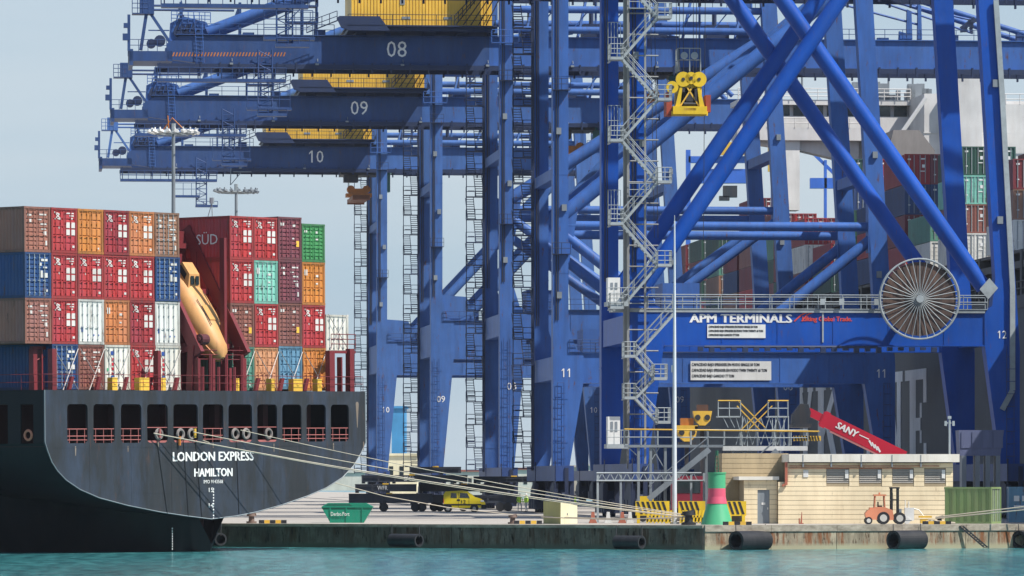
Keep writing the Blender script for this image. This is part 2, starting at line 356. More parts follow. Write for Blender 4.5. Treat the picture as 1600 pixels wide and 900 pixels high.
# coping stones and the face cladding of the two quay walls
def wall_run(a, b, name, mat_face, seg, cop=0.4):
    a = Vector((*a, 0)); b = Vector((*b, 0)); d = (b - a); L = d.length; d.normalize(); nrm = Vector((d.y, -d.x, 0))
    ang = math.atan2(d.y, d.x)
    n = max(1, round(L / seg))
    for i in range(n):
        m = MB(); m.box(.02, L/n - .02, -.12, .15, -1.2, QZ - cop - .02)
        o = part(name, m, mat_face, None, a + d * (L*i/n), (0,0,ang)); o['kind'] = 'structure'
        m = MB(); m.box(.012, L/n - .012, -.2, .9, QZ - cop, QZ + .03)
        m.box(.012, L/n - .012, -.15, .1, QZ - cop - .06, QZ - cop)
        o = part('coping', m, M_kerb, None, a + d * (L*i/n), (0,0,ang)); o['kind'] = 'structure'
wall_run((Cx, Cy), (36, 357.0), 'quay_wall', M_qface, 5.0)
wall_run((36, 357.0), (95, 382.5), 'quay_wall', M_qface, 9.0)
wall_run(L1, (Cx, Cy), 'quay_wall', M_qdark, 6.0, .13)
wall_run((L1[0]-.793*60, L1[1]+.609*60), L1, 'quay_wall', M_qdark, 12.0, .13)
# painted lines and crane rails on the quay
mb = MB()
for (yy, hh, x0, x1) in ((376, .12, -27, 34), (455, .25, -80, 30)):
    mb.box(x0, x1, yy, yy + hh, QZ, QZ + .006)
o = struct('quay_marking', mb, M_mark)
mb = MB()
Fr = Frame(983, 409, CR_A)
for lx in (.75, 30.7):
    for (o1, w1, h1) in ((-.45, .9, .012), (-.06, .12, .05)):
        a = Fr.O + Fr.ex*(lx+o1) + Fr.ey*(-20); b = Fr.O + Fr.ex*(lx+o1+w1) + Fr.ey*(-20); c = b + Fr.ey*700; d = a + Fr.ey*700
        mb.add([(p.x, p.y, QZ + z) for z in (0.0, h1) for p in (a, b, c, d)], [(4,5,6,7),(0,1,5,4),(1,2,6,5),(3,0,4,7)])
struct('crane_rail', mb, M_dark)
# far low land and wall
mb = MB(); mb.box(-900, 900, 1500, 1502, QZ, QZ + 5.2); mb.box(-900, 900, 1499.6, 1502.3, QZ + 5.2, QZ + 5.7)
tag(part('boundary_wall', mb, M_fwhite), 'long low pale wall closing the far side of the yard', 'wall')

# ================================================================== SHIP with dark transom, seen from astern
TH = math.atan2(.793, .609); LIST = R(0.6)
SO = Vector((-29.6, 325.0, 0))
SM = Matrix.Translation(SO) @ Matrix.Rotation(TH, 4, 'Z') @ Matrix.Translation((16.1,0,0)) @ Matrix.Rotation(-LIST, 4, 'Y') @ Matrix.Translation((-16.1,0,0))
SROT = (Matrix.Rotation(TH, 4, 'Z') @ Matrix.Rotation(-LIST, 4, 'Y')).to_euler()
SI = SM.inverted()
def ship_uz(px, py, v=0.0):
    """ship coordinates u,z of the point seen at a pixel in the plane v"""
    d = Vector(((px-800)/F, 1, (HY-py)/F)); o = Vector((0,0,HC))
    ol = SI @ o; dl = SI.to_3x3() @ d; t = (v - ol.y) / dl.y; p = ol + dl*t
    return p.x, p.z
def ship_vz(px, py, u=0.0):
    d = Vector(((px-800)/F, 1, (HY-py)/F)); o = Vector((0,0,HC))
    ol = SI @ o; dl = SI.to_3x3() @ d; t = (u - ol.x) / dl.x; p = ol + dl*t
    return p.y, p.z
ship = thing('container_ship', 'large dark grey container ship at the left with LONDON EXPRESS HAMILTON on its transom', 'ship', SM @ Vector((0,0,0)), SROT)
out_px = [(72,690),(75,706),(81,722),(90,736),(103,750),(125,765),(155,778),(200,790),(250,800),(290,806),(330,811),
          (370,806),(400,800),(440,789),(480,775),(510,762),(535,746),(552,728),(564,708),(571,692)]
outl = [ship_uz(*p) for p in out_px]
outl[0] = (0.0, outl[0][1]); outl[-1] = (32.2, outl[-1][1])
ZO0, ZO1, ZTOP = 7.22, 9.72, 10.62      # bottom and top of the mooring openings, top of the bulwark
ops = [(105,137),(146,179),(189,221),(230,262),(271,309),(317,349),(357,394),(402,433),(441,471),(479,509),(517,545)]
opu = [(ship_uz(a,650)[0], ship_uz(b,650)[0]) for a, b in ops]
us = sorted(set([u for u, z in outl] + [16.1]))
def zb(u):
    for (u0, z0), (u1, z1) in zip(outl[:-1], outl[1:]):
        if u0 <= u <= u1: return z0 + (z1 - z0) * (u - u0) / max(1e-6, u1 - u0)
    return outl[-1][1]
mb = MB()
for a, b in zip(us[:-1], us[1:]):
    mb.prism_y([(a, min(zb(a), ZO0-.01)), (b, min(zb(b), ZO0-.01)), (b, ZO0), (a, ZO0)], 0, .12)
edges = [0.0] + [e for p in opu for e in p] + [32.2]
for k in range(0, len(edges), 2): mb.box(edges[k], edges[k+1], 0, .12, ZO0, ZO1)
mb.box(0, 32.2, 0, .12, ZO1, ZTOP)
for (a, b) in opu:                        # rounded corners of the openings
    r = .28
    for (cx, sx) in ((a, 1), (b, -1)):
        for (cz, sz) in ((ZO0, 1), (ZO1, -1)):
            arc = [(cx + sx*(r - r*math.sin(t)), cz + sz*(r - r*math.cos(t))) for t in (0, R(22), R(45), R(67), R(90))]
            mb.prism_y([(cx, cz)] + (arc if sx*sz < 0 else arc[::-1]), 0.0, .118)
part('transom', mb, M_hull, ship)
# light weld line round the transom
mb = MB(); mb.path([(0, -.01, ZTOP)] + [(u, -.01, z) for u, z in outl] + [(32.2, -.01, ZTOP)], .035, 5)
part('transom_edge', mb, paint('weld_line_grey', (0.22, 0.25, 0.27), .5, .3), ship)
# hull loft
vs_ = [0.001, .8, 1.6, 2.4, 3.2, 4.0, 5, 6.5, 8, 10, 12, 14, 60, 120, 190, 215]
outf = []
for (a, b) in zip(outl[:-1], outl[1:]):
    for t in (0, .5): outf.append((a[0]+(b[0]-a[0])*t, a[1]+(b[1]-a[1])*t))
outf.append(outl[-1])
def sec(v):
    bw_ = max(.05, 1.15 * v) if v < 14 else 16.2; pw = 2 + v / 3 if v < 14 else 9; pts = []
    nar = 1.0 if v <= 120 else (.72 if v == 190 else .04)
    for (u, z) in outf:
        x = abs(u - 16.1)
        zz = min(z, max(-3.0, 3 * ((x / bw_) ** pw - 1)))
        pts.append((16.1 + (u - 16.1)*nar, v, min(zz, ZO0)))
    return [(pts[0][0], v, ZO0)] + pts + [(pts[-1][0], v, ZO0)]
mb = MB(); mb2 = MB()
secs = [sec(v) for v in vs_]; n = len(secs[0])
vv = [p for s_ in secs for p in s_]
mb.add(vv, [(i*n+j, i*n+j+1, (i+1)*n+j+1, (i+1)*n+j) for i in range(len(secs)-1) for j in range(n-1)])
# side openings of the port quarter
sop = [(.55, 1.0+.95, ), (3.0, 4.15)]
so = []
for (pa, pb) in ((52, 32), (12, -9)):
    so.append((ship_vz(pa, 660)[0], ship_vz(pb, 660)[0]))
ed = [0.12] + [e for p in so for e in p] + [120]
for k in range(0, len(ed), 2): mb.box(0, .12, ed[k], ed[k+1], ZO0, ZO1)
mb.box(0, .12, .12, 120, ZO1, ZTOP)
mb.box(32.08, 32.2, .12, 120, ZO0, ZTOP)
for s0, s1 in ((0, 1), (32.2, -1)):
    mb.add([(s0, 120, ZO0), (16.1+(s0-16.1)*.72, 190, ZO0), (16.1+(s0-16.1)*.72, 190, ZTOP), (s0, 120, ZTOP),
            (16.1+(s0-16.1)*.04, 215, ZO0), (16.1+(s0-16.1)*.04, 216, ZTOP+3)], [(0,1,2,3), (1,4,5,2)])
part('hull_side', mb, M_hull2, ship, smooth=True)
mb = MB(); mb.prism_x([(.9, 2.6), (1.5, -1.5), (9, -2.5), (9, 2.0), (2, 2.8)], 15.75, 16.45)
part('skeg', mb, M_boot, ship)
mb = MB(); mb.box(-.02, 32.22, 16.0, 119, -1.0, .45)
part('boot_topping', mb, M_boot, ship)
# mooring deck inside
mb = MB(); mb.box(.13, 32.07, .13, 9, 7.0, 7.18); mb.box(.13, 32.07, 9, 9.2, 7.0, 9.9); mb.box(.13, 32.07, .13, 9, 9.75, 9.95)
for u in (4.2, 9, 14, 19, 24, 28.5): mb.box(u, u+.5, 2.2, 2.7, 7.18, 9.75)
part('mooring_deck', mb, M_intred, ship)
mb = MB(); mb.box(.13, 32.07, .13, 119.9, 9.96, 10.12); mb.add([(0,120,10.1),(32.2,120,10.1),(27.7,190,10.1),(4.5,190,10.1),(15.5,215,10.1),(16.7,215,10.1)], [(0,1,2,3),(3,2,5,4)])
part('weather_deck', mb, M_intred, ship)
for (px0, px1, py) in ((165,492,772), (74,571,700)):
    u0, z0 = ship_uz(px0, py); u1, z1 = ship_uz(px1, py); m = MB(); m.box(u0+.4, u1-.4, -.012, .01, z0-.012, z0+.012); part('plate_seam', m, M_hull, ship)
for px in (140, 205, 268, 412, 478, 535):
    u0, z0 = ship_uz(px, 697); m = MB(); m.box(u0-.012, u0+.012, -.01, .01, zb(u0)+.15, ZO0-.05); part('plate_seam', m, M_hull, ship)
M_run = paint('rust_run', (.2,.17,.14), .7, .6, dcol=(.16,.08,.04))
for (px, y0_, y1_, w_) in ((558,628,668,.32),(118,697,712,.12),(200,697,706,.1),(247,690,704,.14),(333,692,700,.1),(428,693,706,.1),(521,692,703,.12),(568,690,704,.1)):
    (u0, z1), (_, z0) = ship_uz(px, y0_), ship_uz(px, y1_); m = MB(); m.prism_y([(u0-.03, z0), (u0+.03, z0), (u0+w_/2, z1-.15), (u0+w_*.3, z1), (u0-w_*.3, z1), (u0-w_/2, z1-.1)], -.006, .004); part('rust_run', m, M_run, ship)
# fenced openings, fairleads
for i, (a, b) in enumerate(opu):
    m = MB()
    if i in (0,1,2,5,8,9,10):
        for z in (.25, .5, .95): m.tube((a+.03, .05, ZO0+z-.05), (b-.03, .05, ZO0+z-.05), .028, 4)
        for u in (a+.25, (a+b)/2, b-.25): m.tube((u, .05, ZO0), (u, .05, ZO0+.9), .028, 4)
        part('opening_rail', m, M_pinkrail, ship)
    else:
        cs = [(a+b)/2 - .55, (a+b)/2 + .55] if b-a > 2.2 else [(a+b)/2 + .1]
        for u in cs:
            m2 = MB(); m2.ring_y((u, ZO0+.55), .3, .1, 16, 6, -.02); part('fairlead', m2, paint('fairlead_pale', (.24,.21,.2), .5, .6, dcol=(.08,.05,.04)), ship, smooth=True)
        m.tube((a+.03, .05, ZO0+.98), (b-.03, .05, ZO0+.98), .03, 4); m.box(a+.02, b-.02, .03, .1, ZO0, ZO0+.14)
        part('opening_rail', m, M_pinkrail, ship)
for (px, py, c) in ((278,690,M_orange),(247,678,M_pinkrail),(302,678,M_yel)):
    u, z = ship_uz(px, py); m = MB(); m.tube((u, -.15, z-.25), (u, -.15, z+.35), .09, 6); part('rope_stopper', m, c, ship)
# life ring on the port quarter
v, z = ship_vz(45, 680); m = MB()
m.ring_y((0, 0), .3, .085, 16, 6); part('life_ring', m, [paint('life_ring_orange', (.6,.2,.12), .6, .2)], ship, (-.05, v, z), (0,0,R(90)), smooth=True)
# lettering
def ship_text(s, x0, x1, y0, y1, mat=M_mark, bold=0.0):
    u0, z0 = ship_uz(x0, y1); u1, z1 = ship_uz(x1, y0)
    text(s, u1-u0, z1-z0, mat, ship, ((u0+u1)/2, -.012, (z0+z1)/2), name='lettering', bold=bold)
ship_text('LONDON EXPRESS', 270, 395.5, 705.5, 721, bold=.03); ship_text('HAMILTON', 303.5, 362.5, 731.5, 745, bold=.03)
ship_text('IMO 9143568', 318, 348, 749.5, 755.5); ship_text('15', 326, 333, 762, 769); ship_text('14', 326, 333, 786, 793)
mb = MB()
for k in range(11):
    u, z = ship_uz(333.5, 764 + k*4.6); mb.box(u-.05, u+.05, -.012, 0, z-.05, z+.05)
for k in range(9):
    u, z = ship_uz(285, 826 + k*4); mb.box(u-.03, u+.03, .86, .9, z-.04, z+.04)
part('draught_marks', mb, M_mark, ship)['kind'] = 'stuff'
mb = MB()
for (a, b) in (((245,690),(261,803)), ((286,688),(294,806)), ((305,688),(315,808)), ((369,690),(373,803))):
    p = ship_uz(*a); q_ = ship_uz(*b); mb = MB(); mb.tube((p[0], -.03, p[1]), (q_[0], -.03, q_[1]), .03, 4); part('stain_streak', mb, M_black, ship)  # thin dark tubes standing in for stain streaks down the transom
for (x, y0, y1) in ((557,625,668), (568,690,718)):
    u, z0 = ship_uz(x, y1); _, z1 = ship_uz(x, y0)
# rail on the poop, posts, lockers
mb = MB(); mb.rail([(0.1, .06+14, ZTOP), (.1, .1, ZTOP), (32.1, .1, ZTOP), (32.1, 10, ZTOP)], 1.0, 1.9, .02, 1)
part('poop_rail', mb, M_shipred, ship)
def ship_post(x, y0, y1, wd, vv_=.45, mat=M_shipred, name='lashing_post'):
    u, z0 = ship_uz(x, y1, vv_); _, z1 = ship_uz(x, y0, vv_); m = MB(); m.box(u-wd/2, u+wd/2, vv_-.2, vv_+.2, 10.12, z1); return part(name, m, mat, ship)
for (x, y0, wd) in ((52,545,.36),(63,545,.12),(82,545,.42),(246,548,.3),(308,560,.25),(331,560,.25),(350,372,.25),(357,575,.25),(379,560,.4),(516,548,.55),(547,545,.45),(531,558,.12)):
    ship_post(x, y0, 608, wd, 2.2 if x < 72 else .45)
u0, z0 = ship_uz(50, 546, 2.2); u1, _ = ship_uz(84, 546, 2.2)
mb = MB(); mb.box(u0, u1, 2.1, 2.4, z0, z0+.2); mb.tube((u0, 2.2, z0-.8), (u1, 2.2, z0-.2), .05, 5)
u0, z0 = ship_uz(514, 552, .7); u1, _ = ship_uz(552, 552, .7); mb.box(u0, u1, .5, .8, z0, z0+.18)
mb.rail([(u0, .5, z0+.3), (u1, .5, z0+.3)], 1.0, 1.0, .03, 2)
part('lashing_bridge', mb, M_shipred, ship)
for (x, wd) in ((176,.5),(222,.95),(252,.45),(423,.4),(462,.95),(496,.45),(368,.3)):
    u, z = ship_uz(x, 590, .5); m = MB(); m.box(u-wd/2, u+wd/2, .3, .75, 10.12, 11.45); m.box(u-.12, u+.12, .26, .3, 11.0, 11.2); part('locker', m, M_yel, ship)
M_rod = paint('lashing_rod_grey', (.42,.38,.36), .5, .4)
def rod(p, q_): m = MB(); m.tube(p, q_, .03, 4); part('lashing_rod', m, M_rod, ship)
for c in range(13):
    if c in (0, 6, 7, 12): continue
    u = -.15 + c*2.5
    rod((u+.3, 1.0, 10.3), (u+2.4, 1.42, 13.3)); rod((u+2.2, 1.0, 10.3), (u+.1, 1.42, 13.3))
rod((30.0, 1.3, 13.4), (32.1, 1.4, 15.9)); rod((32.1, 1.3, 13.4), (30.0, 1.4, 15.9))
for (a, b) in ((3.0, 3.25), (5.6,5.9), (8.3,8.5), (10.4,10.9), (13.2,13.5), (21.4,21.7),(23.9,24.2),(26.5,26.8),(29,29.3)):
    m = MB(); m.prism_y([(a, 10.12), (b, 10.12), (b+.5, 11.5), (a+.5, 11.5)], .85, 1.05); part('turnbuckle_stay', m, M_shipred, ship)

# free-fall davit and lifeboat
mb = MB()
for u in (15.25, 19.95):
    mb.bar((u, .3, 13.0), (u, 5.4, 21.6), .35, .85)
    mb.bar((u, 1.0, 10.2), (u, .8, 13.6), .5); mb.bar((u, 4.6, 10.2), (u, 4.6, 20), .5)
    mb.bar((u, .9, 13.4), (u, 4.6, 13.0), .35); mb.bar((u, 4.6, 13.0), (u, 2.6, 16.8), .3)
for (v, z) in ((4.9, 20.4), (3.1, 17.3), (1.2, 13.6)): mb.bar((15.25, v+.4, z), (19.95, v+.4, z), .35)
mb.box(15.2, 20.0, 5.4, 5.7, 10.2, 21.4)
part('lifeboat_davit', mb, M_shipred, ship)
mb = MB()
for k in range(6): mb.tube((15.5+k*.8, .2, 10.2), (15.5+k*.8, .2, 13.0 if k % 2 else 12.2), .12, 5)
mb.rail([(15.2,.3,12.4),(19.9,.3,12.4)], .9, 1.2, .03, 2)
part('davit_gear', mb, M_shipred, ship)
m = MB(); m.tube((15.3, .3, 14.0), (16.0, .3, 14.0), .36, 12); m.tube((15.2, .3, 14.0), (16.2, .3, 14.0), .18, 8)
part('davit_winch', m, paint('winch_dark_red', (.09,.02,.025), .5, .4), ship)
BO = Vector((17.6, 4.9, 18.6)); BD = (Vector((17.6, .35, 12.7)) - BO); BL = BD.length; BD.normalize(); BU = Vector((1,0,0)); BN = BD.cross(BU).normalized()
if BN.y > 0: BN = -BN
def boat_p(s, a, b): p = BO + BD*s + BU*a + BN*b; return tuple(SM @ p)
m = MB(); st = [(0,.75,.6),(.4,1.0,.9),(1.6,1.18,1.1),(3.0,1.25,1.2),(4.4,1.22,1.18),(5.5,1.08,1.05),(6.5,.82,.85),(BL-.3,.55,.6),(BL,.2,.25)]; N = 18
vs2 = []
for (s, hw, hh) in st:
    for j in range(N):
        t = 2*math.pi*j/N; ct, sn = math.cos(t), math.sin(t)
        vs2.append(boat_p(s, hw*math.copysign(abs(ct)**.75, ct), hh*math.copysign(abs(sn)**.8, sn)))
m.add(vs2, [(i*N+j, i*N+(j+1) % N, (i+1)*N+(j+1) % N, (i+1)*N+j) for i in range(len(st)-1) for j in range(N)] + [tuple(range(N))[::-1], tuple(range((len(st)-1)*N, len(st)*N))])
boat = thing('lifeboat', 'yellow-orange enclosed lifeboat hanging bow-down on its red ramp at the ship stern', 'lifeboat', SM @ BO)
bl = SM @ BO
def wpart(name, m, mat, parent, base, smooth=False):
    m.v = [tuple(Vector(p) - base) for p in m.v]; return part(name, m, mat, parent, smooth=smooth)
wpart('hull', m, M_boat, boat, bl, True)
m = MB()      # wheelhouse on the upper end
cab = [(.3,-.62,.8),(.3,.62,.8),(2.3,.62,1.0),(2.3,-.62,1.0),(.5,-.5,1.65),(.5,.5,1.65),(1.5,.5,1.65),(1.5,-.5,1.65)]
m.add([boat_p(*p) for p in cab], [(0,1,5,4),(1,2,6,5),(2,3,7,6),(3,0,4,7),(4,5,6,7)])
wpart('wheelhouse', m, M_boat, boat, bl)
for (a0, a1) in ((-.42,-.08),(.08,.42)):
    m = MB(); m.add([boat_p(1.64,a0,1.6),boat_p(1.64,a1,1.6),boat_p(2.1,a1,1.25),boat_p(2.1,a0,1.25)], [(0,1,2,3)]); wpart('window', m, M_glass, boat, bl)
m = MB(); m.add([boat_p(.6,-.56,1.5),boat_p(1.4,-.56,1.5),boat_p(1.6,-.62,1.15),boat_p(.5,-.62,1.15)], [(0,1,2,3)]); wpart('window', m, M_glass, boat, bl)
m = MB(); m.path([boat_p(s, -hw-.03, .1) for s, hw, hh in st[:-1]], .06, 5); m.path([boat_p(s, hw+.03, .1) for s, hw, hh in st[:-1]], .06, 5)
wpart('rubbing_strake', m, M_orange, boat, bl)
m = MB(); m.add([boat_p(3.8,-.5,1.22),boat_p(3.8,.35,1.24),boat_p(5.0,.35,1.16),boat_p(5.0,-.45,1.16)], [(0,1,2,3)])
m.v = m.v; wpart('hatch', m, paint('lifeboat_hatch', (.6,.33,.1), .5, .4), boat, bl)
m = MB(); m.path([boat_p(3.3,-.6,1.2), boat_p(5.4,-.5,1.1)], .03, 4); m.path([boat_p(2.6,.5,1.18), boat_p(5.2,.45,1.1)], .03, 4); wpart('grab_rail', m, M_blackt, boat, bl)

# ================================================================== CONTAINERS
CW, CL = 2.44, 12.19
CM = {}
def cmesh(h):
    if h in CM: return CM[h]
    fr = MB()
    for x in (0, CW-.16):
        for y in (0, CL-.16): fr.box(x, x+.16, y, y+.16, 0, h)
    for z0, z1 in ((0, .16), (h-.14, h)):
        fr.box(.16, CW-.16, 0, .12, z0, z1); fr.box(.16, CW-.16, CL-.12, CL, z0, z1)
        fr.box(0, .1, .16, CL-.16, z0, z1); fr.box(CW-.1, CW, .16, CL-.16, z0, z1)
    for x in (0, CW-.2):
        for z in (0, h-.13): fr.box(x-.012, x+.212, -.012, .2, z-.005, z+.135)
    wl = MB()
    for side, x in ((-1, 0.0), (1, CW)):            # corrugated long sides
        n = 42; p = (CL - .32) / n; pts = []
        for i in range(n):
            y = .16 + i*p; pts += [(y, .03), (y+p*.35, .03), (y+p*.5, .075), (y+p*.85, .075)]
        pts.append((CL-.16, .03))
        vs = [(x - side*d, y, z) for z in (.16, h-.14) for (y, d) in pts]; k = len(pts)
        wl.add(vs, [(i, i+1, k+i+1, k+i) if side < 0 else (i+1, i, k+i, k+i+1) for i in range(k-1)])
    wl.box(.16, CW-.16, CL-.08, CL-.05, .16, h-.14)
    wl.quad((.1,.1,h-.03), (CW-.1,.1,h-.03), (CW-.1,CL-.1,h-.03), (.1,CL-.1,h-.03))
    wl.quad((.1,.1,.1), (.1,CL-.1,.1), (CW-.1,CL-.1,.1), (CW-.1,.1,.1))
    dr = {}
    for kind, zs in (('five', 5), ('nine', 9), ('flat', 1)):
        d = MB(); W = (CW-.36)/2; z0, z1 = .18, h-.16; y0 = .06
        n = zs; pts = []
        step = (z1 - z0) / n
        for i in range(n):
            a = z0 + i*step
            pts += [(y0, a), (y0, a+step-.12), (y0+.055, a+step-.09), (y0+.055, a+step-.03)] if n > 1 else [(y0, a), (y0, z1-.01)]
        pts.append((y0, z1)); k = len(pts)
        d.add([(x, y, z) for x in (0, W) for (y, z) in pts] , [(i, k+i, k+i+1, i+1) for i in range(k-1)])
        d.box(0, .05, y0-.02, y0+.06, z0, z1); d.box(W-.05, W, y0-.02, y0+.06, z0, z1)
        d.box(.05, W-.05, y0-.016, y0+.05, z0, z0+.06); d.box(.05, W-.05, y0-.016, y0+.05, z1-.06, z1)
        for q_ in (.25,.75):
            for zz in (.35, h*.5, h-.5): d.box(W-.02, W+.03, y0-.03, y0+.02, zz, zz+.12)
        dr[kind] = d.mesh('door', M_shipred)
    lb = MB(); lb.tube((0, -.0, .12), (0, -.0, h-.1), .024, 5)
    for z in (.3, h*.36, h*.66, h-.35): lb.box(-.05, .05, -.03, .045, z, z+.05)
    lb.box(-.22, .02, -.05, -.02, h*.38, h*.38+.035)
    CM[h] = (fr.mesh('frame', M_shipred), wl.mesh('side_walls', M_shipred), dr, lb.mesh('lock_bar', M_galv)); return CM[h]
def pm(kind):
    key = 'P' + kind
    if key in CM: return CM[key]
    m = MB(); y = .025
    def r(x0, x1, z0, z1, mi=0): m.box(x0, x1, y, y+.012, z0, z1, mi)
    if kind == 'hs':        # logo top left, name top right, four squares on the right leaf
        for (x, z) in ((1.44,1.62),(1.92,1.62),(1.44,1.16),(1.92,1.16)): r(x, x+.33, z, z+.36)
        for (a, b) in (((.3,2.62),(.95,2.15)), ((.35,2.15),(.8,2.5)), ((.3,2.62),(.75,2.5)), ((.6,2.2),(.95,2.15))): m.bar((a[0], y, a[1]), (b[0], y, b[1]), .012, .07)
        r(1.4, 2.15, 2.52, 2.6); r(1.75, 2.15, 2.36, 2.44); r(1.85, 2.05, 2.18, 2.28); r(.72,.78,1.55,1.68)
        r(2.0,2.2,.35,.5)
    elif kind == 'tx':
        r(1.45, 2.1, 2.36, 2.46); r(1.3, 1.65, 2.05, 2.12); r(1.55,2.1,1.75,1.85); r(1.6,2.05,1.45,1.52); r(.35,.7,2.3,2.42); r(1.8,2.1,1.1,1.35); r(.5,.7,1.9,2.1); r(2.0,2.15,.45,.75)
    elif kind == 'bl':
        r(1.55, 2.15, 2.35, 2.5); r(1.35,1.6,2.05,2.25); r(1.75,2.1,1.9,2.0); r(1.5,1.7,1.3,1.75); r(1.8,2.15,1.3,1.6); r(2.0,2.15,.4,.55)
    elif kind == 'wh':
        r(.32,.5,.8,1.15,1); r(.9,1.0,.55,.65,1); r(1.45,1.55,.55,.65,1); r(1.9,2.0,.55,.65,1)
    elif kind == 'ct':      # vertical blue and red lettering blocks on a white reefer
        r(.62, .98, 2.25, 2.5, 1); 
        for k in range(4): r(.7, .95, 1.85-k*.3, 2.05-k*.3, 2)
        r(.62,.98,.75,.9,1); r(.25,.38,1.2,1.4,3)
    elif kind == 'mt':
        r(.3,.6,2.0,2.4); r(1.5,1.75,1.9,2.05); r(1.5,1.7,1.4,1.5)
    elif kind == 'pu':
        r(.25,.65,2.3,2.5); r(1.55,1.85,2.25,2.4); r(1.5,1.7,1.4,1.5); r(1.9,2.2,.9,1.3,4)
    elif kind == 'gr':
        r(.3,.6,2.0,2.15); r(1.5,1.7,1.95,2.1); r(1.5,1.75,1.5,1.6); r(.9,1.0,2.0,2.1)
    elif kind == 'no':
        r(1.9,2.05,.3,.42)
    mats = [paint('placard_white', (.6,.58,.55), .6, .45, rust=.5), paint('placard_blue', (.03,.08,.3), .5, .1), paint('placard_red', (.55,.03,.05), .5, .1), M_bgreen, M_yel]
    CM[key] = m.mesh('placard', mats); return CM[key]
COL = {}
COLS = dict(red=(0.44,0.04,0.04), deepred=(0.34,0.032,0.035), orange=(0.6,0.22,0.04), orangebrown=(0.56,0.2,0.07), brown=(0.27,0.105,0.08), tan=(0.31,0.16,0.1),
                pinkbrown=(0.34,0.14,0.1), blue=(0.018,0.065,0.2), navy=(0.02,0.05,0.16), white=(0.72,0.72,0.68), cream=(0.76,0.74,0.66), mint=(0.22,0.55,0.44),
                green=(0.06,0.26,0.09), teal=(0.10,0.27,0.2), purple=(0.2,0.055,0.07), paleorange=(0.64,0.3,0.14), skyblue=(0.12,0.27,0.4), maroon=(0.2,0.03,0.035), darkgreen=(0.03,0.09,0.06), violet=(.07,.06,.22))
def ccol(name):
    cols = COLS
    if name not in COL:
        COL[name] = paint('container_' + name, cols[name], 0.5, 0.5, dcol=tuple(c*.5+.045 for c in cols[name]) if 'white' not in name else (.42,.38,.32), scale=.9, rust=.8, chalk=.4)
    return COL[name]
def fcol(name):
    c = ccol(name); k = 'F' + name
    if k not in COL:
        b = COLS[name]; COL[k] = paint('container_frame_' + name, tuple(v*.62+.008 for v in b), .6, .9, dcol=tuple(v*.3+.03 for v in b), scale=1.2, rust=1.0)
    return COL[k]
CNAME = dict(red='bright red', deepred='deep red', orange='orange', orangebrown='orange-brown', brown='brown', tan='tan brown', pinkbrown='faded pink-brown', blue='blue', navy='navy',
             white='white', cream='cream white', mint='mint green', green='green', teal='dull teal', purple='purple-brown', paleorange='pale orange', skyblue='sky blue', maroon='dark maroon', darkgreen='dark green', violet='violet-blue')
def container(M, rot, h, col, mark, door, label, group, frame_col=None, side_text=None):
    t = thing('shipping_container', label, 'container', M, rot, group)
    fr, wl, dr, lb = cmesh(h); m = ccol(col)
    obj('frame', fr, t, mat=fcol(col)); obj('side_walls', wl, t, mat=m)
    W = (CW-.36)/2
    obj('door', dr[door], t, (.17, 0, 0), mat=m); obj('door', dr[door], t, (.19+W, 0, 0), mat=m)
    for x in (.42, .9, 1.37, 1.85):
        obj('lock_bar', lb, t, (x, 0.0, 0), mat=(M_galv if col in ('white','cream','blue','tan','mint') else m))
    o = obj('placard', pm(mark), t); o['kind'] = 'stuff'
    if side_text: text(side_text, 7.0, .85, M_mark, t, (-.004+.03, 4.6, h*.5), (R(90), 0, R(-90)), depth=.01)
    return t
ORD = ['leftmost column', 'second column from left', 'third column from left', 'fourth column from left', 'fifth column from left', 'column left of the lifeboat', '', '',
       'column just right of the lifeboat', 'third column right of... ', 'column', 'column', 'rightmost column']
ORD[9] = 'second column right of the lifeboat'; ORD[10] = 'third column right of the lifeboat'; ORD[11] = 'fourth column right of the lifeboat'
TN = ['top tier', 'second tier', 'third tier', 'bottom tier']
CTW = {'hs': 'with four white squares on its doors', 'tx': 'with small white door markings', 'bl': 'with white markings on its right door', 'wh': 'with smooth refrigerated-box doors', 'ct': 'with vertical blue and red lettering',
       'mt': 'with few pale markings', 'pu': 'with a yellow sticker', 'gr': 'with pale ribs', 'no': 'with plain doors'}
stacks = {0: [('pinkbrown','tx','nine'), ('blue','bl','nine'), ('pinkbrown','tx','nine'), None],
          1: [('red','hs','five'), ('red','hs','five'), ('red','hs','five'), ('blue','bl','nine')],
          2: [('orange','no','five'), ('red','hs','five'), ('white','wh','flat'), ('brown','tx','nine')],
          3: [('deepred','hs','five'), ('red','hs','five'), ('orangebrown','mt','five'), ('cream','ct','flat')],
          4: [('orangebrown','hs','five'), ('red','hs','five'), ('deepred','hs','five'), ('red','hs','five')],
          5: [('tan','tx','nine'), ('blue','bl','nine'), ('white','wh','flat'), ('cream','ct','flat')],
          8: [('red','hs','five'), ('red','hs','five'), ('brown','pu','nine'), ('teal','no','five')],
          9: [('red','hs','five'), ('mint','mt','five'), ('red','hs','five'), ('paleorange','no','five')],
          10: [('purple','pu','nine'), ('purple','tx','nine'), ('brown','pu','nine'), ('skyblue','no','five')],
          11: [('green','gr','nine'), ('orange','mt','five'), ('red','hs','five'), ('orange','no','five')],
          12: [None, None, ('cream','no','flat'), None]}
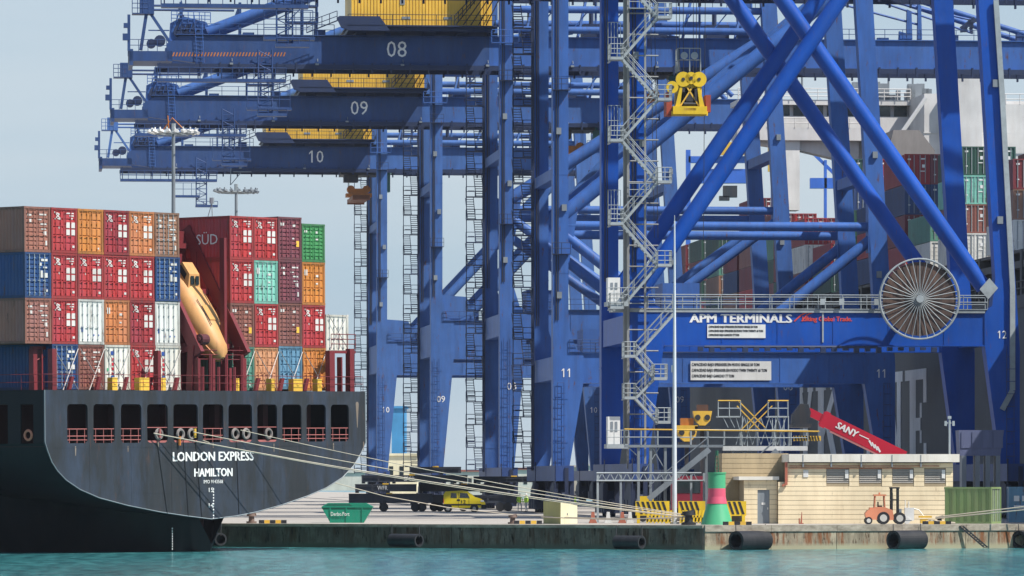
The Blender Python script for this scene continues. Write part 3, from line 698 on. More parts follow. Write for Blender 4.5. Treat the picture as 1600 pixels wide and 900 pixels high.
for c, rows in stacks.items():
    z = 10.62 + (0.06 if c not in (10,) else .15)
    for r_ in (3, 2, 1, 0):
        it = rows[r_]; h = 2.896
        if c == 11 and r_ == 0: h = 2.591
        if c == 12: h = 2.591
        if it:
            p = SM @ Vector((-.15 + c*2.5, 1.5 + rnd.uniform(-.03, .03), z))
            st_ = 'HAMBURG SÜD' if (c == 8 and r_ == 0) else None
            container(p, SROT, h, it[0], it[1], it[2], f"{CNAME[it[0]]} container, {TN[r_]}, {ORD[c]} on the moored ship", 'containers stacked on the moored ship stern', side_text=st_)
        z += h + .02

# ================================================================== CRANES
SH = {}
def shared(key, fn, mat):
    if key not in SH: SH[key] = fn()
    return SH[key]
def mesh_of(fn):
    m = MB(); fn(m); return m
def crane(num, px, D, kind, mat, label, PB, ztop, DL, zh=None, girder_dz=0.0, trolley_x=None, hazard=False, galv=False, xe=80.0):
    fr = Frame(px, D, CR_A); T = thing('container_crane', label, 'crane', fr.O, (0,0,CR_A), 'blue ship-to-shore cranes along the rails')
    W0 = 30.0; xr = lambda z: W0 - (z-13.8)*.061; zb_, zt = PB; LW = 1.43
    far_mat = mat
    for k, y in enumerate((0.0, DL)):
        # lower legs flare inwards to the portal beam, upper legs are straight boxes
        m = MB(); m.prism_y([(0,3.4),(1.5,3.4),(1.5,4.2),(2.8,zb_),(2.8,zt),(2.1,zt+.4),(LW,zt+2.6),(0,zt+2.6)], y, y+1.5)
        for z in (6.5, zb_-1.5): m.box(-.03, 1.4, y-.03, y+1.53, z, z+.1)
        part('lower_leg', m, mat, T)
        X1 = 31.65; m = MB(); m.prism_y([(X1,3.4),(X1,13.8),(xr(zt+2.6)+1.62,zt+2.6),(xr(zt+2.6),zt+2.6),(29.4,zt+.4),(28.8,zt),(28.8,zb_),(30.1,4.2),(30.1,3.4)][::-1], y, y+1.5)
        part('lower_leg', m, mat, T)
        for (xx, sx_) in ((2.8, 1), (28.8, -1)):
            m = MB(); m.prism_y([(xx, zb_-.05), (xx + sx_*2.2, zb_-.05), (xx - sx_*.0, zb_-2.4)] if sx_ < 0 else [(xx, zb_-2.4), (xx + 2.2, zb_-.05), (xx, zb_-.05)], y+.35, y+1.1) if kind == 'C' and False else m.box(xx-.05, xx+.05, y+.02, y+1.48, zb_+.1, zt-.1)
            part('splice_plate', m, mat, T)
        for xx in (7.5, 12, 16.5, 21, 25.5):
            m = MB(); m.box(xx-.04, xx+.04, y+.06, y+.1, zb_+.06, zt-.06); part('stiffener', m, mat, T)
        m = MB(); m.tube((.3, y-.03, zt+3), (.3, y-.03, ztop), .05, 5); m.tube((.5, y-.03, zt+3), (.5, y-.03, ztop), .035, 5)
        part('cable_tray', m, M_dark, T)
        m = MB(); m.box(0, LW, y+.04, y+1.44, zt+2.6, ztop)
        for z in range(int(zt)+8, int(ztop), 9): m.box(-.02, LW+.02, y+.02, y+1.46, z, z+.08)
        part('upper_leg', m, mat, T)
        m = MB(); m.prism_y([(xr(zt+2.6),zt+2.6),(xr(zt+2.6)+1.62,zt+2.6),(xr(ztop)+1.62,ztop),(xr(ztop),ztop)], y+.04, y+1.44)
        part('upper_leg', m, mat, T)
        m = MB(); m.box(2.8, 28.8, y+.1, y+1.4, zb_, zt); m.box(2.8, 28.8, y+.0, y+1.5, zb_-.06, zb_+.06); m.box(5.0, 26.6, y, y+1.5, zt-.06, zt+.06)
        part('portal_beam', m, mat, T)
        if kind == 'C':
            for (a, b) in (((1.2,18.6),(28.0,57.6)), ((28.9,18.6),(1.2,57.6))):
                m = MB(); yy = y+.7 + (-.35 if a[0] < 5 else .35)
                m.tube((a[0], yy, a[1]), (b[0], yy, b[1]), .66, 16); part('diagonal_brace', m, mat, T, smooth=True)
        elif kind == 'A':
            xz = lambda z: xr(z)
            for (a, b, r) in (((1.2,zh),(xr(zh)+.2,zh),.42), ((1.2,zh+1.1),(xr(48)+.2,ztop-8 if ztop < 50 else 49.5),.68), ((1.2,zh-.9),(15.0,zt),.5), ((xr(zh)+.2,zh-1.2),(16.2,zt),.5)):
                m = MB(); m.tube((a[0], y+.7, a[1]), (b[0], y+.7, b[1]), r, 16); part('tube_brace', m, mat, T, smooth=True)
            for x in (LW, xr(zh)-.05):
                m = MB(); m.box(x-.03, x+.06, y-.1, y+1.5, zh-2.4, zh+1.6) if x > 5 else m.prism_y([(LW,zh+2.2),(LW+.9,zh+1.3),(LW+.1,zh-3.4),(LW,zh-3.4)], y+.3, y+1.2)
                part('gusset', m, mat, T)
        else:
            m = MB(); m.tube((1.2, y+.7, 19.4), (xr(48)+.2, y+.7, 48.0), .6, 16); part('tube_brace', m, mat, T, smooth=True)
            m = MB(); m.prism_y([(LW,zt+3.2),(4.4,zt+3.0),(5.6,zt),(LW,zt-.5)], y+.3, y+1.2); part('gusset', m, mat, T)
    # cross members along the rails
    for (x0, x1) in ((.1, 1.3), (30.25, 31.45)):
        m = MB(); m.box(x0, x1, 1.5, DL, zb_+.3, zt-.3); part('cross_beam', m, mat, T)
        m = MB(); m.box(x0-.25, x1+.25, -3.5, DL+5.0, 3.0, 4.4); part('sill_beam', m, M_bogieb, T)
        for yc in (0.7, DL+.7):
            m = MB(); cx = (x0+x1)/2
            m.prism_x([(yc-4.2,1.2),(yc-3.6,2.2),(yc-.8,3.0),(yc+.8,3.0),(yc+3.6,2.2),(yc+4.2,1.2)], cx-.55, cx+.55)
            for yy in (-3, -1, 1, 3):
                m.box(cx-.75, cx+.75, yc+yy-.75, yc+yy+.75, .35, 1.5)
                m.tube((cx-.18, yc+yy, .45), (cx+.18, yc+yy, .45), .4, 12)
            m.box(cx-.95, cx-.55, yc-3.9, yc-2.2, .8, 2.8); m.box(cx+.5, cx+.9, yc-3.9, yc-2.6, 1.0, 3.6); m.tube((cx-.3, yc-4.9, 1.3), (cx-.3, yc-4.2, 1.3), .22, 8)
            m.box(cx+.0, cx+.35, yc-4.3, yc-4.15, .5, 4.2); m.box(cx-.9, cx-.8, yc-4.2, yc-4.1, .3, 4.8)
            part('bogie', m, M_bogie, T)
        m = MB(); cx = (x0+x1)/2
        for s_ in (-.3,.3): m.tube((cx+s_, -.15, 3.0), (cx+s_, -.15, zb_), .03, 4)
        for z in range(4, int(zb_)+1): m.tube((cx-.3, -.15, z), (cx+.3, -.15, z), .022, 4)
        for z in range(5, int(zb_)): m.box(cx-.4, cx+.4, -.6, -.57, z, z+.05)
        part('ladder', m, M_bogieb, T)
    for x0 in (.1, None):
        for z in ((zt+16, ztop-4) if kind != 'C' else (ztop-4,)):
            xx = x0 if x0 else xr(z)+.1; m = MB(); m.box(xx, xx+1.1, 1.45, DL+.04, z, z+1.0); part('cross_beam', m, mat, T)
    # walkway on the portal beam
    m = MB(); m.box(1.5, 29, -.12, .9, zt+.07, zt+.13); m.rail([(1.5,-.1,zt+.13),(29,-.1,zt+.13)], 1.1, 1.9, .032, 1)
    part('walkway', m, M_galv if galv else M_navy, T)
    # girder
    yg = DL/2; gz = 46.9 + girder_dz; H = 2.9
    xt = -34.6
    for s_ in (-2.9, 2.9):
        y = yg+s_
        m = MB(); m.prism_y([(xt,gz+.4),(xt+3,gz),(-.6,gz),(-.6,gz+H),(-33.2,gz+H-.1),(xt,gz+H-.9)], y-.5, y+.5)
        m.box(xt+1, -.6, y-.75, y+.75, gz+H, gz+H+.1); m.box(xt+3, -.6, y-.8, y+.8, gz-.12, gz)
        part('backreach_girder', m, M_navy, T)  # darker than the boom: the girder's shade is put into the colour
        m = MB(); m.box(-.6, xe, y-.5, y+.5, gz, gz+H); m.box(-.6, xe, y-.75, y+.75, gz+H, gz+H+.1); m.box(-.6, xe, y-.8, y+.8, gz-.12, gz)
        part('boom_girder', m, mat, T)
        m = MB(); m.box(xt-1, xe, y-.95, y-.8, gz-.62, gz-.12)
        k = -31.0
        while k < xe: m.box(k-.09, k+.09, y-1.0, y-.7, gz-.95, gz+.05); k += 2.0
        part('runway_rail', m, M_navyd, T)
    m = MB(); m.rail([(xt+1.5, yg-3.5, gz+H+.1), (-17, yg-3.5, gz+H+.1)], 1.1, 1.9, .035, 1); part('girder_railing', m, M_navy, T); m = MB(); m.rail([(xr(45)+2, yg-3.5, gz+H+.1), (xe, yg-3.5, gz+H+.1)], 1.1, 1.9, .035, 1)
    part('girder_railing', m, M_navy, T)
    for k in range(12):
        if xt+9.2+k*7.5 < xe: m = MB(); m.box(xt+8+k*7.5, xt+9.2+k*7.5, yg-3.2, yg-2.4, gz+H+.1, gz+H+.35+.3*(k % 3)); part('junction_box', m, M_navy, T)
    if hazard:
        m = MB()
        for k in range(36):
            x, z = fr.at(269+k*4.95, 88, yg-3.4); m.prism_y([(x, z), (x+.13, z), (x+.28, z+.42), (x+.15, z+.42)], yg-3.42, yg-3.404)
        part('hazard_stripe', m, M_orange, T)['kind'] = 'stuff'
    for k in range(6):
        x_ = -28 + k*9
        m = MB(); m.box(x_, x_+.35, yg-4.0, yg-3.7, gz-.2, gz+.0); m.tube((x_+.25, yg-3.8, gz+.15), (x_+.25, yg-3.4, gz+.5), .04, 4); part('floodlight', m, M_steel, T)
    for k in range(5):          # hangers and struts of the top frame
        m = MB(); x_ = 3.2 + k*5.6
        m.tube((x_, yg-2.9, gz+H), (x_+1.6, yg-1.0, gz+H+6.5), .16, 6); part('strut', m, mat, T)
        m = MB(); m.tube((x_+2.6, yg+2.9, gz+H), (x_+2.6, yg+2.9, gz+H+5.5), .13, 6); part('strut', m, mat, T)
    for k in range(7):
        m = MB(); x_ = 4.0 + k*3.7; m.tube((x_, 1.0, gz+H+.45), (x_+1.8, 1.0, gz+H+2.6), .07, 5); part('strut', m, mat, T)
    m = MB(); m.box(1.6, 29, DL*.5-5.2, DL*.5-4.2, gz+H+3.1, gz+H+3.16); m.rail([(1.6,DL*.5-5.2,gz+H+3.16),(29,DL*.5-5.2,gz+H+3.16)], 1.05, 1.5, .03, 1); part('top_walkway', m, M_navyd, T)
    for (bx_, bz_) in ((.35, zt+5), (.8, zt+13), (.3, zt+20), (xr(zt+7)+.4, zt+7), (xr(zt+18)+.7, zt+18)):
        m = MB(); m.box(bx_, bx_+.45, -.22, .04, bz_, bz_+.6); part('junction_box', m, M_steel, T)
    for bz_ in (zt+9, zt+24):
        m = MB(); m.box(-.1, LW+.1, -.75, .03, bz_, bz_+.06); m.rail([(-.1,-.75,bz_+.06),(LW+.1,-.75,bz_+.06)], 1.0, .7, .028, 1); part('leg_platform', m, M_navyd if not galv else M_galv, T)
    # electrical cabinet deck between the legs, ladders and a second stair on the right legs
    m = MB(); m.box(2.8, 6.8, 2.0, DL-.5, zt-.25, zt-.1); m.rail([(2.8,2.0,zt-.1),(6.8,2.0,zt-.1)], 1.1, 1.3, .035, 1); part('service_deck', m, M_navyd, T)
    m = MB(); m.box(3.2, 6.2, 4, 9, zt-.1, zt+2.3); part('electric_house', m, M_c08, T)
    # tip of the backreach: frame, sheaves, platforms, ladders
    m = MB(); m.box(xt-3.9, xt+.6, yg-3.4, yg+3.4, gz+.15, gz+1.2); m.box(xt-3.9, xt-3.5, yg-3.4, yg+3.4, gz-.3, gz+1.4)
    m.rail([(xt-3.9,yg-3.4,gz+1.2),(xt,yg-3.4,gz+1.2)], 1.2, .9, .035, 1); m.rail([(xt-3.9,yg+3.4,gz+1.2),(xt-3.9,yg-3.4,gz+1.2)], 1.2, 1.2, .035, 1)
    m.box(xt-4.1, xt-3.8, yg-3.5, yg-3.2, gz+1.2, gz+5.0); m.box(xt-4.6, xt-3.9, yg-3.6, yg-3.1, gz+2.3, gz+3.0); m.box(xt-4.5, xt-4.0, yg-3.6, yg-3.1, gz+3.6, gz+4.1)
    part('end_platform', m, M_navy, T)
    m = MB(); bx = xt-1.9
    m.box(bx-.9, bx+.6, yg-3.4, yg-1.4, gz+5.2, gz+6.9); m.rail([(bx-1.7,yg-3.4,gz+5.2),(bx+.0,yg-3.4,gz+5.2)], 1.5, .5, .04, 2)
    m.box(bx-1.7, bx+.6, yg-3.4, yg-1.4, gz+5.1, gz+5.2)
    m.bar((bx-.2, yg-3, gz+5.2), (bx-.8, yg-3, gz+1.3), .35); m.bar((bx+.2, yg-3, gz+5.2), (bx+2.9, yg-3, gz+1.2), .3); m.bar((bx+.0, yg-3, gz+3.4), (bx+2.2, yg-3, gz+3.4), .12)
    m.bar((bx+3.4, yg-3, gz+1.2), (bx+3.4, yg-3, gz+6.4), .3); m.prism_y([(bx+3.1,gz+5.6),(bx+3.75,gz+5.6),(bx+3.45,gz+6.7)], yg-3.1, yg-2.9)
    m.tube((bx+.6, yg-3, gz+6.0), (bx+9.5, yg-3, gz+6.0), .13, 6); m.tube((bx+.6, yg-3, gz+5.55), (bx+9.0, yg-3, gz+5.55), .13, 6)
    m.bar((bx+9.6, yg-3, gz+H), (bx+9.6, yg-3, gz+6.4), .3); m.prism_y([(bx+9.0,gz+4.9),(bx+9.75,gz+4.9),(bx+9.6,gz+6.5)], yg-3.1, yg-2.9)
    part('stay_frame', m, M_navy if num != 10 else M_c10, T)
    for (cx, cz, r) in ((xt-1.6,gz+2.0,.5),(xt-.7,gz+2.3,.6),(xt+1.4,gz+3.3,.7),(xt+2.6,gz+3.2,.9)): m = MB(); m.disc_y((cx, cz), r, yg-3.2, yg-2.6, 14); part('sheave', m, M_navyd, T)
    m = MB(); m.prism_y([(xt+.2,gz+1),(xt+.4,gz+4.2),(xt+1.8,gz+4.9),(xt+4.2,gz+4.3),(xt+5.0,gz+2.8),(xt+1,gz+.4)], yg-3.0, yg-1.8)
    for k in range(7): m.tube((xt+.6+k*.6, yg-3.3, gz+3.2+.3*math.sin(k)), (xt+1.3+k*.5, yg-3.3, gz+5.2-.2*k), .06, 4)
    m.rail([(xt+.5,yg-3.4,gz+4.3),(xt+4.6,yg-3.4,gz+4.2)], 1.1, .6, .04, 2)
    for s_ in (0, .75):
        m.tube((xt+3.2+s_, yg-3.6, gz-.8), (xt+2.9+s_, yg-3.6, gz+5.0), .04, 4)
    for k in range(13): m.tube((xt+3.0, yg-3.6, gz-.7+k*.42), (xt+3.9, yg-3.6, gz-.7+k*.42), .03, 4)
    part('stay_anchor', m, M_c10 if num == 10 else M_c08, T)
    for s_ in (-3.0, 3.0):
        m = MB(); m.tube((xt+4.2, yg+s_, gz+H+.4), (1.0, yg+s_*.9, gz+H+.4+.385*(-xt-3.2)), .58, 14); part('back_stay', m, mat, T, smooth=True)
        m = MB(); m.tube((1.0, yg+s_*.9, gz+H+.4+.385*(-xt-3.2)), (28.6, yg+s_*.7, gz+20.0), .5, 12); part('back_stay', m, mat, T, smooth=True)
        m = MB(); m.tube((28.6, yg+s_*.7, gz+12.5), (58 if xe > 60 else xe-1, yg+s_, gz+H+.5), .3, 10); part('fore_stay', m, mat, T, smooth=True)
    # maintenance platforms hung below the backreach
    m = MB(); z0 = gz-2.05; x0, x1 = xt-1.0, xt+12.5
    m.box(x0, x1, yg-4.2, yg-2.9, z0, z0+.35); m.rail([(x0,yg-4.2,z0+.35),(x1,yg-4.2,z0+.35)], 1.15, 1.1, .035, 1); m.rail([(x0,yg-2.9,z0+.35),(x1,yg-2.9,z0+.35)], 1.15, 2.1, .035, 1)
    for k in range(4): m.bar((x0+.3+k*4, yg-3.2, z0+.3), (x0+.3+k*4, yg-3.2, gz), .12)
    if num in (10,): m.box(x0+7.6, x1-2.4, yg-4.2, yg-2.9, z0-2.2, z0-1.9); m.rail([(x0+7.6,yg-4.2,z0-1.9),(x1-2.4,yg-4.2,z0-1.9)], 1.7, 1.1, .035, 1)
    else: m.box(x0+9.4, x1+.6, yg-4.2, yg-2.9, z0-2.9, z0-2.6); m.rail([(x0+9.4,yg-4.2,z0-2.6),(x1+.4,yg-4.2,z0-2.6)], 2.4, 1.2, .04, 2)
    part('hanging_platform', m, M_navy, T)
    m = MB(); tx = xt+9.6
    for dx in (0, 1.45):
        m.tube((tx+dx, yg-3.9, gz-5.4), (tx+dx, yg-3.9, gz+1.4), .09, 5)
    for k in range(9):
        zz = gz-5.2+k*.72; m.tube((tx, yg-3.9, zz), (tx+1.45, yg-3.9, zz), .05, 4); m.tube((tx, yg-3.9, zz) if k % 2 else (tx+1.45, yg-3.9, zz), (tx+1.45, yg-3.9, zz+.72) if k % 2 else (tx, yg-3.9, zz+.72), .05, 4)
    m.box(tx-.1, tx+3.0, yg-4.3, yg-3.0, gz-5.6, gz-5.3); m.rail([(tx,yg-4.2,gz-5.3),(tx+3,yg-4.2,gz-5.3)], .5, 1, .04, 0)
    part('inspection_ladder', m, M_navy, T)
    m = MB(); tx = xt+12.6             # scaffold tower on the girder
    for dx in (0, 1.7, 3.2):
        for dy in (-3.4, -1.6): m.tube((tx+dx, yg+dy, gz+H), (tx+dx, yg+dy, gz+8.5), .1, 5)
    for k, z in enumerate((gz+4.3, gz+6.0, gz+7.8)):
        m.box(tx-2.0 if k else tx, tx+3.3, yg-3.5, yg-1.5, z, z+.15); m.rail([(tx-2.0 if k else tx,yg-3.5,z),(tx+3.3,yg-3.5,z)], 1.1, .9, .04, 1)
        m.tube((tx, yg-3.5, z), (tx+1.7, yg-3.5, z+1.7), .05, 4)
    part('access_tower', m, M_navy, T)
    # machinery house
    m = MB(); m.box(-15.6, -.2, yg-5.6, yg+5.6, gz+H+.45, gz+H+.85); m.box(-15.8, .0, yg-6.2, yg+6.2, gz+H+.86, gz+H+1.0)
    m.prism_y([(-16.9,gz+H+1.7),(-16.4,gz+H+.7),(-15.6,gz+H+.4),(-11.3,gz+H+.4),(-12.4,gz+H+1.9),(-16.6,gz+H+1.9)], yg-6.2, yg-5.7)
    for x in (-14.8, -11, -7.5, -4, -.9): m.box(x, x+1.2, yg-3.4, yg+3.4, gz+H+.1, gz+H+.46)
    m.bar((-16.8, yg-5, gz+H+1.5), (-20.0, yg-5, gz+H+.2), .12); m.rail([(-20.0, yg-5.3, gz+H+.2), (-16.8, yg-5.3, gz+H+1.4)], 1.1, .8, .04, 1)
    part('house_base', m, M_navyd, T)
    m = MB(); x = -15.3; y0 = yg-5.4
    m.box(-15.3, -.5, y0+.06, yg+5.4, gz+H+1.01, gz+H+6.2)
    while x < -.7:
        m.box(x, x+.22, y0, y0+.07, gz+H+1.05, gz+H+6.15); x += .34
    m.box(-15.5, -.3, y0-.2, yg+5.6, gz+H+6.2, gz+H+6.45)
    part('machinery_house', m, M_yel, T)
    m = MB(); m.rail([(-15.7,yg-6.15,gz+H+1.0),(-.2,yg-6.15,gz+H+1.0)], 1.1, 1.5, .035, 1)
    for k in range(5): m.tube((-4.4+k*.8, yg-6.1, gz+H+1.05), (-2.2+k*.6, yg-6.1, gz+H+3.8), .06, 4)
    m.rail([(-4.5,yg-6.1,gz+H+1.05),(-1.6,yg-6.1,gz+H+4.1)], 1.0, .6, .05, 1)
    part('house_railing', m, M_dark, T)
    for (x, z, w_, h_) in ((-10.2, gz+H+3.2, .5, .6), (-10.0, gz+H+1.7, .9, .25), (-5.6, gz+H+1.7, .9, .25)):
        m = MB(); m.box(x, x+w_, y0-.05, y0, z, z+h_); part('vent', m, M_steel, T)
    # top frame tubes seen between the legs
    for (z, r) in ((gz+H+.45, .38), (gz+H+2.6, .38)):
        for y in (1.0, DL+.2):
            m = MB(); m.tube((1.2, y, z), (xr(z)+.3, y, z), r, 12); part('tie_tube', m, mat, T, smooth=True)
    m = MB(); m.box(-.9, 1.9, -.9, -.06, gz+1.8, gz+1.88); m.rail([(-.9,-.9,gz+1.88),(1.9,-.9,gz+1.88)], 1.3, 1, .035, 1); m.rail([(-.9,-.9,gz+1.88),(-.9,0,gz+1.88)], 1.3, 1, .035, 1)
    part('leg_platform', m, M_galv if galv else M_c08, T)
    for k in range(4):
        m = MB(); m.box(3.0+k*6.6, 5.4+k*6.6, yg-1.5, yg+1.5, gz+H+.1, gz+H+1.2+.5*(k % 2)); m.tube((4+k*6.6, yg, gz+H+1), (4+k*6.6, yg, gz+H+3.4), .25, 8); part('winch_box', m, M_navyd, T)
    # trolley, cab
    if trolley_x is not None:
        x = trolley_x; m = MB(); m.box(x-2.6, x+2.6, yg-3.2, yg+3.2, gz-.9, gz-.15); m.box(x-2.2, x-.2, yg-2.6, yg-.6, gz-1.9, gz-.9); m.rail([(x-2.6,yg-3.3,gz-.9),(x+2.6,yg-3.3,gz-.9)], 1.0, 1, .035, 1)
        part('trolley', m, M_dark, T)
        m = MB(); m.box(x+2.6, x+4.4, yg-1.3, yg+1.0, gz-3.2, gz-.6); m.box(x+2.4, x+4.6, yg-1.5, yg+1.2, gz-.6, gz-.4); part('operator_cab', m, M_glassg, T)
        for dx in (-1.4, 1.4):
            for dy in (-1, 1):
                m = MB(); m.tube((x+dx, yg+dy, gz-.9), (x+dx, yg+dy, gz-2.8), .04, 4); part('hoist_rope', m, M_dark, T)
        o = thing('headblock', {10:'orange headblock and brown spreader left of the legs of crane 10, the farthest',9:'orange headblock and brown spreader under the girder of crane 09, lower of two',8:'orange headblock and brown spreader under the girder of crane 08, beside the stair'}[num], 'spreader', fr.O + fr.ex*x + fr.ey*yg + Vector((0,0,gz-3.9)), (0,0,CR_A), 'spreaders hanging from the cranes')
        m = MB(); m.box(-1.8, 1.8, -1.2, 1.2, 0, .5); m.box(-1.0, 1.0, -.8, .8, .5, 1.2)
        for dx in (-1.1, 1.1): m.disc_y((dx, 1.1), .55, -.7, .7, 12)
        part('sheave_block', m, M_orange, o)
        m = MB(); m.box(-1.2, 1.2, -6.0, 6.0, -.5, -.05)
        for dy in (-6, 5.7): m.box(-1.22, 1.22, dy, dy+.3, -.7, .0)
        part('spreader_frame', m, paint('spreader_brown', (.25,.1,.05), .6, .5), o)
    # numbers
    if num:
        s_ = f'{num:02d}'
        zc = 12.9 if kind != 'C' else 14.8
        if kind != 'C': number(s_, 1.05, .78, M_mark, T, (1.25, -.02, zc))
        number(s_, 1.05 if kind != 'C' else .8, .78 if kind != 'C' else .62, M_mark, T, (30.4 if kind != 'C' else 30.2, -.02, zc))
        if kind != 'C' and num != 11:
            x = {8: -10.1, 9: -8.0, 10: -7.9}[num]
            number(s_, 2.25, 1.68, M_mark, T, (x-.3, yg-3.42, gz+1.6))
    # stair tower on the outer side of the far left leg
    if not galv:
        ys = DL+.7; step = 2.45
        lev = [4.2 + step*i for i in range(int((gz-4.2)/step)+1)]
        def land(m):
            m.box(-.95, 1.0, -2.4, -1.5, -.08, .02); m.rail([(-.95,-1.7,.02),(-.95,-2.4,.02),(.9,-2.4,.02)], 1.05, .95, .035, 1); m.box(-.75, -.1, -2.3, -1.9, .55, .65)
        def flight(m):
            for x in (-.05, .8): m.bar((x, -1.5, 0), (x, 1.2, step), .06, .2)
            for i in range(9):
                t = (i+.5)/9; m.box(-.02, .78, -1.5+2.7*t-.12, -1.5+2.7*t+.12, step*t-.03, step*t+.03)
        if 'lm' not in SH: SH['lm'] = mesh_of(land).mesh('landing', M_navyd); SH['fm'] = mesh_of(flight).mesh('stair_flight', M_navyd)
        for i, z in enumerate(lev):
            s2 = 1 if i % 2 == 0 else -1
            o = obj('landing', SH['lm'], T, (-1.15, ys, z)); o.scale = (1, 1, 1)
            
            obj('stair_flight', SH['fm'], T, (-.95 if i % 2 == 0 else -1.85, ys, z))
        m = MB()
        for dx in (-2.1, -.12):
            m.tube((dx, ys-2.3, 4), (dx, ys-2.3, gz), .05, 5)
        m.bar((-.2, ys-1.5, 4), (-.2, ys-1.5, gz), .22)
        part('stair_mast', m, M_navyd, T)
    return fr, T

CL_ = 'number {} on its legs, {}'
fr10, T10 = crane(10, 589, 714, 'B', M_c10, 'pale blue crane numbered 10, the farthest crane with the lowest-looking girder', (17.8, 22.3), 62, 17.8, trolley_x=-2.0, xe=36)
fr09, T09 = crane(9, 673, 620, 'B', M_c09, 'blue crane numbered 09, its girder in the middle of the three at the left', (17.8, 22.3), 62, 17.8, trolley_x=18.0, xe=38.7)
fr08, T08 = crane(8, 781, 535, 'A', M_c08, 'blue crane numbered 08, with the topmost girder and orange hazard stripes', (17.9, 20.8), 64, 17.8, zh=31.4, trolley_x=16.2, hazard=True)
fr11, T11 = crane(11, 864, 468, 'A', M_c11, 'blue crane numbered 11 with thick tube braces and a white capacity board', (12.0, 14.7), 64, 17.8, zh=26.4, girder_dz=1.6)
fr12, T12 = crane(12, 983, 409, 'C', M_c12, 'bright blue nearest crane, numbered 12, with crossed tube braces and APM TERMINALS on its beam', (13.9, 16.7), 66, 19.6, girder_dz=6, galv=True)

# ---- details of the nearest crane
def board(fr, T, x0, x1, y0, y1, ly, mat, name, lines=None, lmat=None):
    a, z0 = fr.at(x0, y1, ly); b, z1 = fr.at(x1, y0, ly); m = MB(); m.box(a, b, ly-.05, ly, z0, z1); o = part(name, m, mat, T)
    if lines:
        n = len(lines); hh = (z1-z0)/(n+.35)
        full = max(len(s) for s in lines)
        for i, s in enumerate(lines):
            wd = (b-a)*.93*len(s)/full
            text(s, wd, hh*.66, lmat, o, (a+.12+wd/2, ly-.055, z1-hh*(i+.68)), bold=.008)
    return a, b, z0, z1
def ftext(fr, T, s, x0, x1, y0, y1, ly, mat, **k):
    a, z0 = fr.at(x0, y1, ly); b, z1 = fr.at(x1, y0, ly); return text(s, b-a, z1-z0, mat, T, ((a+b)/2, ly, (z0+z1)/2), **k)
ftext(fr12, T12, 'APM TERMINALS', 1078, 1237, 491.5, 504, .08, M_mark, bold=.05)
board(fr12, T12, 1105, 1196, 507, 528, .08, M_whitep, 'capacity_board', ['CAPACIDAD BAJO SPREADER EN MODO SINGLE 50 TON', 'CAPACIDAD BAJO SPREADER EN MODO TWIN TWENTY 65 TON', 'CAPACIDAD BAJO GANCHO 77 TON'], M_blackt)
board(fr11, T11, 1079, 1205, 564.5, 594, .0, M_whitep, 'capacity_board', ['CAPACIDAD BAJO SPREADER EN MODO SINGLE 50 TON', 'CAPACIDAD BAJO SPREADER EN MODO TWIN TWENTY 65 TON', 'CAPACIDAD BAJO GANCHO 77 TON'], M_blackt)
ftext(fr12, T12, 'Lifting Global Trade.', 1254, 1331, 495, 504, .08, M_redt, bold=.02)
m = MB()
for dx in (0, 9):
    p = [fr12.at(1241+dx*1.3, 502, .08), fr12.at(1252+dx, 492, .08), fr12.at(1262+dx, 487.5, .08)]
    for a, b in zip(p[:-1], p[1:]): m.bar((a[0], .06, a[1]), (b[0], .06, b[1]), .03, .1)
part('beam_logo', m, M_redt, T12)
# handrail platform, light walkway, along the near portal beam
a, z = fr12.at(955, 485, -.3); b, _ = fr12.at(1540, 485, -.3)
m = MB(); m.box(a, b, -.04, 1.2, z-.12, z+.02); m.box(a, b, -.07, -.03, z-.12, z+.1); m.rail([(a,-.05,z+.02),(b,-.05,z+.02)], 1.1, 1.45, .04, 1); m.rail([(a,-.05,z+.02),(a,.9,z+.02)], 1.1, 1.45, .04, 1)
for px in (1320, 1460, 1290, 1375): x, _ = fr12.at(px, 470, -1.9); m.box(x-.2, x+.2, -.37, -.32, z+.5, z+1.0)
part('front_walkway', m, M_galv, T12)
m = MB(); x, z0 = fr12.at(1286, 535, -.05); _, z1 = fr12.at(1286, 485, -.05); m.box(x-.06, x+.06, .0, .08, z0, z1); part('beam_conduit', m, M_galv, T12)
# cable reel
cx, cz = fr12.at(1437, 467, -3.0); reel = MB(); RR = 3.2
reel.ring_y((cx, cz), RR, .07, 40, 6, -3.05); reel.ring_y((cx, cz), RR, .06, 40, 6, -2.6)
for k in range(32):
    t = 2*math.pi*k/32; reel.tube((cx+.35*math.cos(t), -3.1, cz+.35*math.sin(t)), (cx+RR*math.cos(t), -3.05, cz+RR*math.sin(t)), .032, 4)
part('cable_reel', reel, M_galv, T12)
m = MB(); m.disc_y((cx, cz), RR-.25, -2.9, -2.68, 40); part('reel_cable', m, paint('cable_brown', (.06,.04,.035), .7, .5, rust=.0, chalk=.0, dcol=(.22,.12,.08)), T12)
m = MB(); m.disc_y((cx, cz), .32, -3.25, -3.0, 12); m.tube((cx, -2.7, cz), (cx, -.1, cz), .3, 8); part('reel_hub', m, M_galv, T12)
# pale cable duct on the right leg
m = MB(); pts = []
for (px, py) in ((1556,0),(1566,150),(1582,450),(1582,610),(1566,640)): x, z = fr12.at(px, py, -.2); pts.append((x, -.2, z))
for a_, b_ in zip(pts[:-1], pts[1:]): m.bar(a_, b_, .42, .2, up=(0,1,0))
part('cable_duct', m, M_galv, T12)
